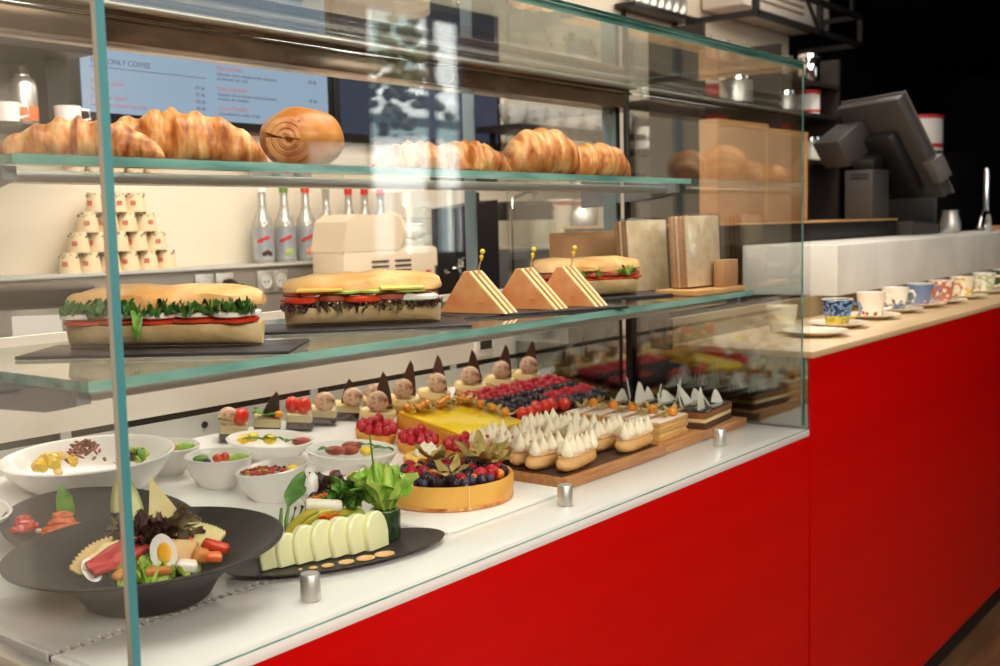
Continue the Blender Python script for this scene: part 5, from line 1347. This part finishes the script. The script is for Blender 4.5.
# dessert glasses along the rear wall
dess = [((0.750, 0.792, 1.000), 'glass dessert cup with green leaf and strawberry, at the left end of the rear row', ('straw', 'mint')),
        ((0.837, 0.792, 1.000), 'glass dessert cup with a curved dark chocolate fin and green leaves', ('fin', 'mint', 'ball')),
        ((0.917, 0.784, 0.999), 'glass dessert cup with an upright red strawberry', ('strawup',)),
        ((0.986, 0.784, 0.999), 'glass dessert cup with a pale dusted macaron, next to the strawberry cup', ('mac',)),
        ((1.057, 0.785, 0.999), 'glass dessert cup with a straight dark chocolate fin', ('fin2', 'mac')),
        ((1.157, 0.780, 0.998), 'glass dessert cup with a dusted macaron beside the lemon tart', ('mac', 'physalis'))]
for (x, y, z), lab, tops in dess:
    y = min(y, .795)
    if x > 1.15: x = 1.138
    t = thing('dessert_glass', lab, 'dessert', (0, 0, 0), 0, 'dessert glasses along the rear wall'); on_deck(t, (x, y, DB(y)), R(-36))
    bm = nb(); box(bm, (0, 0, .0015), (.056, .05, .003))
    for c, s_ in (((0, -.0245, .023), (.056, .0012, .04)), ((0, .0245, .023), (.056, .0012, .04)), ((-.0275, 0, .023), (.0012, .047, .04)), ((.0275, 0, .023), (.0012, .047, .04))): box(bm, c, s_)
    link('cup_glass', bm, 'thinglass', t, smooth=False)
    bm = nb(); box(bm, (0, 0, .011), (.052, .045, .014), .001); link('jelly_layer', bm, 'jelly', t)
    bm = nb(); box(bm, (0, 0, .0265), (.052, .045, .016), .001); link('mousse_layer', bm, 'cream2', t)
    for q, tp_ in enumerate(tops):
        if tp_ in ('straw', 'strawup'):
            share(STRAW, 'strawberry', t, (.008, -.006, .034), (0, 0 if tp_ == 'strawup' else .3, 0), 1.25)
            if tp_ == 'strawup': share(STRAW, 'strawberry', t, (-.010, .004, .034), (0, -.3, 0), 1.2)
            else: share(MAC, 'macaron', t, (-.012, -.006, .05), (0, 0, .2), .95)
        elif tp_ == 'mint':
            for k in range(4): share(MINT, 'mint_leaf', t, (-.004, -.008, .036), (0, -.5, 1.2*k), 1.0)
        elif tp_ in ('fin', 'fin2'): share(FIND, 'chocolate_fin', t, (.006, 0, .033), (0, .0 if tp_ == 'fin2' else .25, 0), 1.0)
        elif tp_ == 'mac': share(MAC, 'macaron', t, (.010 if tp_ == 'mac' and 'fin2' in tops else 0, -.014, .052), (0, 0, .15), 1.05)
        elif tp_ == 'physalis': share(PHYS, 'physalis_berry', t, (-.014, 0, .046), scale=.9)
        elif tp_ == 'ball': blobm = share(PHYS, 'cream_ball', t, (.022, -.012, .044), scale=.9); 
# macaron mousse cakes
cakes = [((1.207, 0.752, 0.993), 0), ((1.318, 0.745, 0.992), 1), ((1.455, 0.746, 0.992), 2), ((1.571, 0.755, 0.994), 3), ((1.678, 0.752, 0.993), 4), ((1.807, 0.752, 0.993), 5), ((1.928, 0.748, 0.992), 6)]
CK = None
def cake_mesh(h0, h1, sx, sy, m):
    bm = nb(); lathe(bm, [(.9, h0), (1, h0+.003), (1, h1-.004), (.94, h1), (0, h1)], seg=40, sx=sx, sy=sy); return mesh_of(bm, m)
CB, CM, CT = cake_mesh(0, .010, .039, .030, 'sponge'), cake_mesh(.010, .024, .036, .028, 'puff'), cake_mesh(.022, .038, .040, .031, 'cream2')
xs = [1.075, 1.20, 1.312, 1.447, 1.566, 1.676]
for i, x in enumerate(xs):
    y = .705 if i < 1 else .75
    t = thing('macaron_cake', f'{ORD[i]} pale mousse cake with macaron and chocolate fin, counting from the lemon tart corner', 'cake', group='macaron cakes along the rear wall'); on_deck(t, (x, y, DB(y)), R(-40))
    share(CB, 'sponge_base', t, (0, 0, 0)); share(CM, 'middle_layer', t, (0, 0, 0)); share(CT, 'mousse_top', t, (0, 0, 0))
    share(MAC, 'macaron', t, (-.006+.004*(i % 3), -.012, .060), (R(-8), 0, .25*math.sin(i*2)), 1.12)
    share(FIN, 'chocolate_fin', t, (.012, .012, .036), (0, R(6*math.sin(i*1.7)-2), R(15*math.sin(i*2.4))), (1.15, 1.15, 1.4))
    if i != 1: share(PHYS, 'physalis_berry', t, (.018, .014, .046), scale=.8); share(HUSK, 'physalis_husk', t, (.018, .016, .040), scale=.8)
# lemon tart
lt = thing('lemon_tart', 'rectangular bright yellow lemon tart garnished with physalis', 'tart'); on_deck(lt, (1.205, .575, DB(.575)), R(-1), .1)
bm = nb(); box(bm, (0, 0, .016), (.21, .20, .032), .003); link('pastry_base', bm, 'tartshell', lt)
bm = nb(); box(bm, (0, 0, .0355), (.205, .195, .007), .002); link('lemon_filling', bm, 'lemon', lt)
for i in range(9):
    x = -.09+.0225*i; y = .085+.006*math.sin(i*2.2)-(.02 if i % 3 == 1 else 0)
    share(PHYS, 'physalis_berry', lt, (x, y, .048), scale=1); share(HUSK, 'physalis_husk', lt, (x+.006, y-.010, .042), (0, 0, i*1.3), .8)
for i in range(4): share(PHYS, 'physalis_berry', lt, (.09, .06-.036*i, .048)); share(HUSK, 'physalis_husk', lt, (.082, .05-.036*i, .042), (0, 0, i*1.9), .8)
# round raspberry tartlets
def tartlet_mesh(r, h):
    bm = nb(); n = 48
    lathe(bm, [(r*.86, 0), (r*.99, h*.95), (r, h), (r*.94, h), (r*.92, h*.8), (0, h*.8)], seg=n, warp=lambda p, a, r_, z: (p.x*(1+.012*math.cos(16*a)), p.y*(1+.012*math.cos(16*a)), p.z)); return mesh_of(bm, 'tartshell')
TS = tartlet_mesh(.046, .022)
for i, ((x, y), lab) in enumerate((((1.005, .640), 'round raspberry tartlet behind the white bowl with plums'), ((1.030, .545), 'middle raspberry tartlet in front of the lemon tart'), ((1.075, .462), 'raspberry tartlet in front of the lemon tart, next to the meringue eclairs'))):
    t = thing('raspberry_tartlet', lab, 'tartlet', group='raspberry tartlets'); on_deck(t, (x, y, DB(y)), 0)
    share(TS, 'tart_shell', t, (0, 0, 0))
    bm = nb(); lathe(bm, [(.042, .017), (.042, .021), (0, .023)], seg=28); link('custard', bm, 'custard', t)
    pos_ = [(.034*math.cos(2*PI*k/11), .034*math.sin(2*PI*k/11), .029) for k in range(11)]+[(.017*math.cos(2*PI*k/5+.3), .017*math.sin(2*PI*k/5+.3), .034) for k in range(5)]+[(.006, .002, .046), (-.010, -.004, .044)]
    for k, p_ in enumerate(pos_): share(RASP, 'raspberry', t, p_, (random.uniform(-.5, .5), random.uniform(-.5, .5), k), random.uniform(.98, 1.1))
ct = thing('cream_tartlet', 'pale yellow tartlet with a dollop of white cream behind the berry tart', 'tartlet'); on_deck(ct, (.950, .452, DB(.44)), 0)
share(TS, 'tart_shell', ct, (0, 0, 0)); bm = nb(); lathe(bm, [(.043, .018), (.042, .027), (.03, .031), (0, .032)], seg=28); link('curd', bm, 'cheese', ct)
def peak_mesh(r, h, m='meringue'):
    bm = nb(); lathe(bm, [(r*.7, 0), (r, h*.14), (r*.98, h*.28), (r*.70, h*.52), (r*.36, h*.76), (r*.12, h*.93), (0, h)], seg=20, warp=lambda p, a, r_, z: (p.x+.0022*math.sin(z/h*2.2), p.y, p.z)); return mesh_of(bm, m)
PEAK = peak_mesh(.0122, .036)
for k, (dx, dy) in enumerate(((0, 0), (.014, .004), (-.013, .005), (.002, -.013), (.004, .014))): share(PEAK, 'cream_dollop', ct, (dx, dy, .030), scale=(1.3, 1.3, .7))
# berry tart on white board
bm = nb(); box(bm, (0, 0, .003), (.335, .275, .006), .002); wb = tag(link('serving_board', bm, 'white2', None, (.805, .262, ZD+.0004), (0, 0, 0)), 'thin white board under the large berry tart', 'board')
bt = thing('berry_tart', 'large round golden tart filled with dark glazed berries, already sliced', 'tart', (.812, .272, ZD+.0068))
RT, HT = .116, .042
bm = nb(); lathe(bm, [(RT*.96, 0), (RT*.985, .008), (RT, HT*.9), (RT*.985, HT), (RT*.94, HT), (RT*.925, HT*.80), (0, HT*.80)], seg=96, warp=lambda p, a, r_, z: (p.x*(1+.006*math.sin(9*a)), p.y*(1+.006*math.sin(7*a)), p.z)); link('tart_shell', bm, 'tartpale', bt)
bm = nb(); lathe(bm, [(RT*.955, -.0), (RT*.985, .0015), (RT*.988, .007)], seg=96, cap=False); link('crumb_base', bm, 'crust', bt)
bm = nb(); lathe(bm, [(RT*.925, HT*.82), (RT*.9, HT*.90), (0, HT*.94)], seg=64); link('berry_jelly', bm, 'jelly', bt)
bm = nb()
for a in (R(238), R(58), R(150), R(330)): box(bm, (math.cos(a)*RT*.5, math.sin(a)*RT*.5, HT*.5), (RT*1.003, .0022, HT*1.012), rot=(0, 0, a))
link('slice_cut', bm, 'custard', bt)
rnd = random.Random(3); placed = []
for kd, n in (('b', 34), ('r', 12), ('u', 14), ('p', 6)):
    for i in range(n):
        for tr in range(60):
            a, q = rnd.uniform(0, 2*PI), RT*.84*math.sqrt(rnd.random()); x, y = q*math.cos(a), q*math.sin(a)
            if all((x-u)**2+(y-v)**2 > .0155**2 for u, v in placed): break
        else: continue
        placed.append((x, y)); zz = HT*.95+.005
        if kd == 'b': share(BLACK, 'blackberry', bt, (x, y, zz), (rnd.uniform(-1, 1), rnd.uniform(-1, 1), i), .95)
        elif kd == 'r': share(RASP, 'raspberry', bt, (x, y, zz), (rnd.uniform(-1, 1), rnd.uniform(-1, 1), i), 1.15)
        elif kd == 'u': share(BLUEB, 'blueberry', bt, (x, y, zz))
        else: share(PHYS, 'physalis_berry', bt, (x, y, zz), scale=1)
for i, (x, y, rz_, s_) in enumerate(((.045, -.050, 2.4, 1.5), (.070, -.020, .8, 1.6), (.010, .045, 3.0, 1.3), (-.055, -.055, .3, 1.1), (.068, -.042, -1.0, 1.2))): share(HUSK, 'physalis_husk', bt, (x, y, HT+.014), (0, -.25, rz_), s_)
for x, y in ((-.006, -.078), (.020, -.082), (-.062, .034)): share(RASP, 'raspberry', bt, (x, y, HT+.008), (.3, .2, x*90), 1.35)
# wooden boards
def board(x0, x1, y0, y1, lab):
    bm = nb(); box(bm, ((x0+x1)/2, (y0+y1)/2, ZD+.0104), (x1-x0, y1-y0, .020), .002)
    o = link('serving_board', bm, 'wood'); return tag(o, lab, 'board', 'wooden boards under the pastries')
board(.985, 1.345, .136, .425, 'wooden board under the meringue eclairs')
board(1.350, 1.735, .140, .425, 'wooden board under the millefeuilles and chocolate slices')
for x0, x1, lab in ((.992, 1.338, 'dark mat on the wooden board under the eclairs'), ): 
    bm = nb(); box(bm, ((x0+x1)/2, .285, ZD+.0213), (x1-x0, .27, .0012)); tag(link('board_mat', bm, 'sponge' if False else 'spongedark'), lab, 'mat')
ZB = ZD+.0208
# meringue eclairs
def eclair_mesh(ln=.135):
    bm = nb(); n = 24; k = 18; rings = []
    for i in range(n+1):
        s_ = 2*i/n-1; e = max(.05, 1-abs(s_)**4.5)**.5; ring = []
        for j in range(k):
            a = 2*PI*j/k; nz = noise.noise(Vector((s_*4, math.cos(a)*1.5, math.sin(a)*1.5)))
            r_ = .0205*e*(1+.08*nz+.03*math.cos(6*a)); pinch = 1-.10*math.exp(-((math.sin(a)+.05)/.16)**2)
            ring.append((s_*ln/2, r_*pinch*math.cos(a), r_*.82*math.sin(a)+.0172))
        rings.append(ring)
    loft(bm, rings)
    for v in bm.verts: v.co.z = max(v.co.z, .0006)
    return mesh_of(bm, 'choux')
EC = eclair_mesh()
bm = nb(); 
def icing_mesh():
    bm = nb(); n = 20; rings = []
    for i in range(n+1):
        s_ = 2*i/n-1; e = max(.08, 1-abs(s_)**5)**.5; ring = []
        for j in range(12):
            a = 2*PI*j/12; ring.append((s_*.060, .0180*e*math.cos(a), .0300+.0045*e*math.sin(a)))
        rings.append(ring)
    loft(bm, rings); return mesh_of(bm, 'icing')
IC = icing_mesh()
FLW = blobmesh((.006, .006, .004), 'cured', .3, 4, 2)
for i, (x, y) in enumerate(((1.066, .170), (1.268, .166), (1.050, .222), (1.240, .218), (1.062, .274), (1.225, .272), (1.075, .326), (1.240, .326), (1.060, .380), (1.232, .382))):
    row = i//2; end = ['berry tart', 'millefeuille'][i % 2]
    t = thing('meringue_eclair', f'meringue topped eclair at the {end} end of the {["front", "second", "third", "fourth", "rear"][row]} row', 'eclair', (x, y, ZB+.0014), R(3+random.uniform(-6, 6)), 'meringue topped eclairs')
    share(EC, 'choux_bun', t, (0, 0, 0)); share(IC, 'icing', t, (0, 0, 0))
    for k in range(5): share(PEAK, 'meringue_peak', t, (-.050+.025*k, -.007+.003*(k % 2), .0310), (random.uniform(-.1, .1), random.uniform(-.08, .08), random.uniform(-3, 3)), random.uniform(.92, 1.1))
    for k in range(4): share(PEAK, 'meringue_peak', t, (-.038+.025*k, .009, .0305), (0, 0, random.uniform(-3, 3)), .88)
    if row >= 2 and i % 2 == 0:
        for k in range(5): share(FLW, 'dried_flower', t, (-.048+.024*k, -.012, .040+.006*(k % 2)), (0, 0, k), .9)
# millefeuilles with physalis
def layer(x, y, z0, z1, w_, d, m, b=.0015):
    bm = nb(); box(bm, (x, y, (z0+z1)/2), (w_, d, z1-z0), b); return mesh_of(bm, m)
ML = [(layer(0, 0, 0, .010, .136, .040, 'puff'), 'puff_layer'), (layer(0, 0, .010, .017, .130, .036, 'custard'), 'custard_layer'), (layer(0, 0, .017, .027, .136, .040, 'puff'), 'puff_layer'), (layer(0, 0, .027, .033, .130, .036, 'custard'), 'custard_layer'), (layer(0, 0, .033, .041, .136, .040, 'puff'), 'puff_layer'), (layer(0, 0, .041, .0435, .134, .038, 'sugar'), 'sugar_top')]
for i, (x, y) in enumerate(((1.424, .180), (1.430, .234), (1.438, .288), (1.442, .342), (1.440, .394))):
    t = thing('millefeuille', f'{ORD[i]} millefeuille from the glass side with sugar top and orange physalis', 'millefeuille', (x, y, ZB), R(3), 'millefeuilles on the wooden board')
    for me, nm in ML: share(me, nm, t, (0, 0, 0))
    share(PHYS, 'physalis_berry', t, (.022, -.004, .052), scale=1.15); share(HUSK, 'physalis_husk', t, (.032, -.002, .047), (0, -.2, .3+i), .8)
    share(HUSK, 'physalis_husk', t, (-.012, .002, .045), (0, -.2, 2.5+i), .7)
# chocolate slices with white chocolate sails
CS = [(layer(0, 0, 0, .014, .165, .047, 'spongedark'), 'dark_sponge'), (layer(0, 0, .014, .023, .162, .045, 'cream2'), 'cream_layer'), (layer(0, 0, .023, .037, .165, .047, 'sponge'), 'brown_sponge'), (layer(0, 0, .037, .0405, .164, .046, 'glaze'), 'chocolate_glaze')]
for i, (x, y) in enumerate(((1.620, .178), (1.624, .232), (1.628, .286), (1.630, .340), (1.630, .394))):
    t = thing('chocolate_slice', f'{ORD[i]} black glazed chocolate slice from the glass side with white chocolate sails', 'cake slice', (x, y, ZB), R(6), 'chocolate slices on the wooden board')
    for me, nm in CS: share(me, nm, t, (0, 0, 0))
    for k in range(3):
        share(SAIL, 'white_chocolate_sail', t, (-.052+.052*k, .002*math.sin(k), .0395), (R(-12*math.sin(i+k)-20*(k % 2)), R(10*math.sin(2.1*i+k)), R(30*math.sin(1.3*i+2*k))), (.95, .95, .55+.35*((i*2+k) % 3 == 0)))
# fruit slices with berries: three strips of slices
def fslice(x, y, kind, lab, n=1):
    t = thing('berry_slice', lab, 'fruit slice', group='berry slices behind the boards'); on_deck(t, (x, y, DB(y)), R(-2), .046)
    bm = nb(); box(bm, (0, 0, .010), (.062, .090, .020), .002); link('pastry_base', bm, 'tartshell', t)
    bm = nb(); box(bm, (0, 0, .024), (.060, .088, .010), .002); link('berry_jelly', bm, 'jelly', t)
    for r_ in range(4):
        for c in range(3):
            kd = kind[r_]
            me, nm = {'r': (RASP, 'raspberry'), 'b': (BLACK, 'blackberry'), 's': (STRAW, 'strawberry')}[kd]
            if kd == 's':
                if c == 1: continue
                share(me, nm, t, (-.014+.014*c, -.036+.024*r_, .028), (random.uniform(-.5, .5), random.uniform(-.5, .5), c), 1.15)
            else: share(me, nm, t, (-.020+.020*c, -.034+.0225*r_, .036+.004*(c == 1)), (random.uniform(-.6, .6), random.uniform(-.6, .6), r_), 1.0)
k_ = 0
for i in range(6):
    fslice(1.355+.066*i, .648, 'brrr' if i % 2 else 'brrr', f'{ORD[i]} slice from the lemon tart in the rear strip, raspberries with blackberries in front')
for i in range(6):
    fslice(1.355+.066*i, .550, 'sbbb' if i < 3 else 'bbrr', f'{ORD[i]} slice from the lemon tart, front strip, ' + ('strawberries before blackberries' if i < 3 else 'blackberries before raspberries'))
# ------------------------------------------------------------------ light
def area(name, loc, size, power, col=(1, .93, .84), rot=(0, 0, 0), sy=None):
    l = bpy.data.lights.new(name, 'AREA'); l.energy = power; l.color = col; l.size = size
    if sy: l.shape = 'RECTANGLE'; l.size_y = sy
    o = bpy.data.objects.new(name, l); C.objects.link(o); o.location = loc; o.rotation_euler = rot; return o
W = (1, .915, .82)
area('case_ceiling_light', (L/2, .05, 2.97), 2.6, 72, W, (0, 0, 0), 1.3)  # added unseen softbox, brightens the food in place of strips in the case
area('shop_ceiling_light', (-.9, -2.0, 2.90), 2.2, 112, W, (R(34), R(-20), 0), 1.4)  # unseen front fill, added to light the case and its left edge
area('shop_ceiling_light', (0, -3.3, 2.90), 2.2, 88, W, (R(48), 0, 0), 1.0)  # another unseen fill, added to brighten the lower red front
area('bar_ceiling_light', (2.8, -1.4, 2.95), 1.4, 30, W, (R(32), 0, 0), .8)  # unseen lamp added to light the slab and the cups
area('staff_ceiling_light', (1.4, .95, 2.95), 3.0, 46, W, (R(32), 0, 0), .5)  # unseen lamp added, tilted to brighten the rear wall and cabinet
area('staff_ceiling_light', (4.4, 1.0, 2.95), 2.0, 30, W, (R(28), 0, 0), .4)  # second added lamp, unseen, for the wall farther along
sun = bpy.data.lights.new('sun', 'SUN'); sun.energy = 30; sun.color = (1, .97, .92); sun.angle = R(2)
so = bpy.data.objects.new('sun', sun); C.objects.link(so); so.rotation_euler = (R(-52), R(14), 0)
wd = bpy.data.worlds.new('world'); S.world = wd; wd.use_nodes = True
bg = wd.node_tree.nodes['Background']; bg.inputs['Color'].default_value = (.80, .90, 1, 1); bg.inputs['Strength'].default_value = 3.2
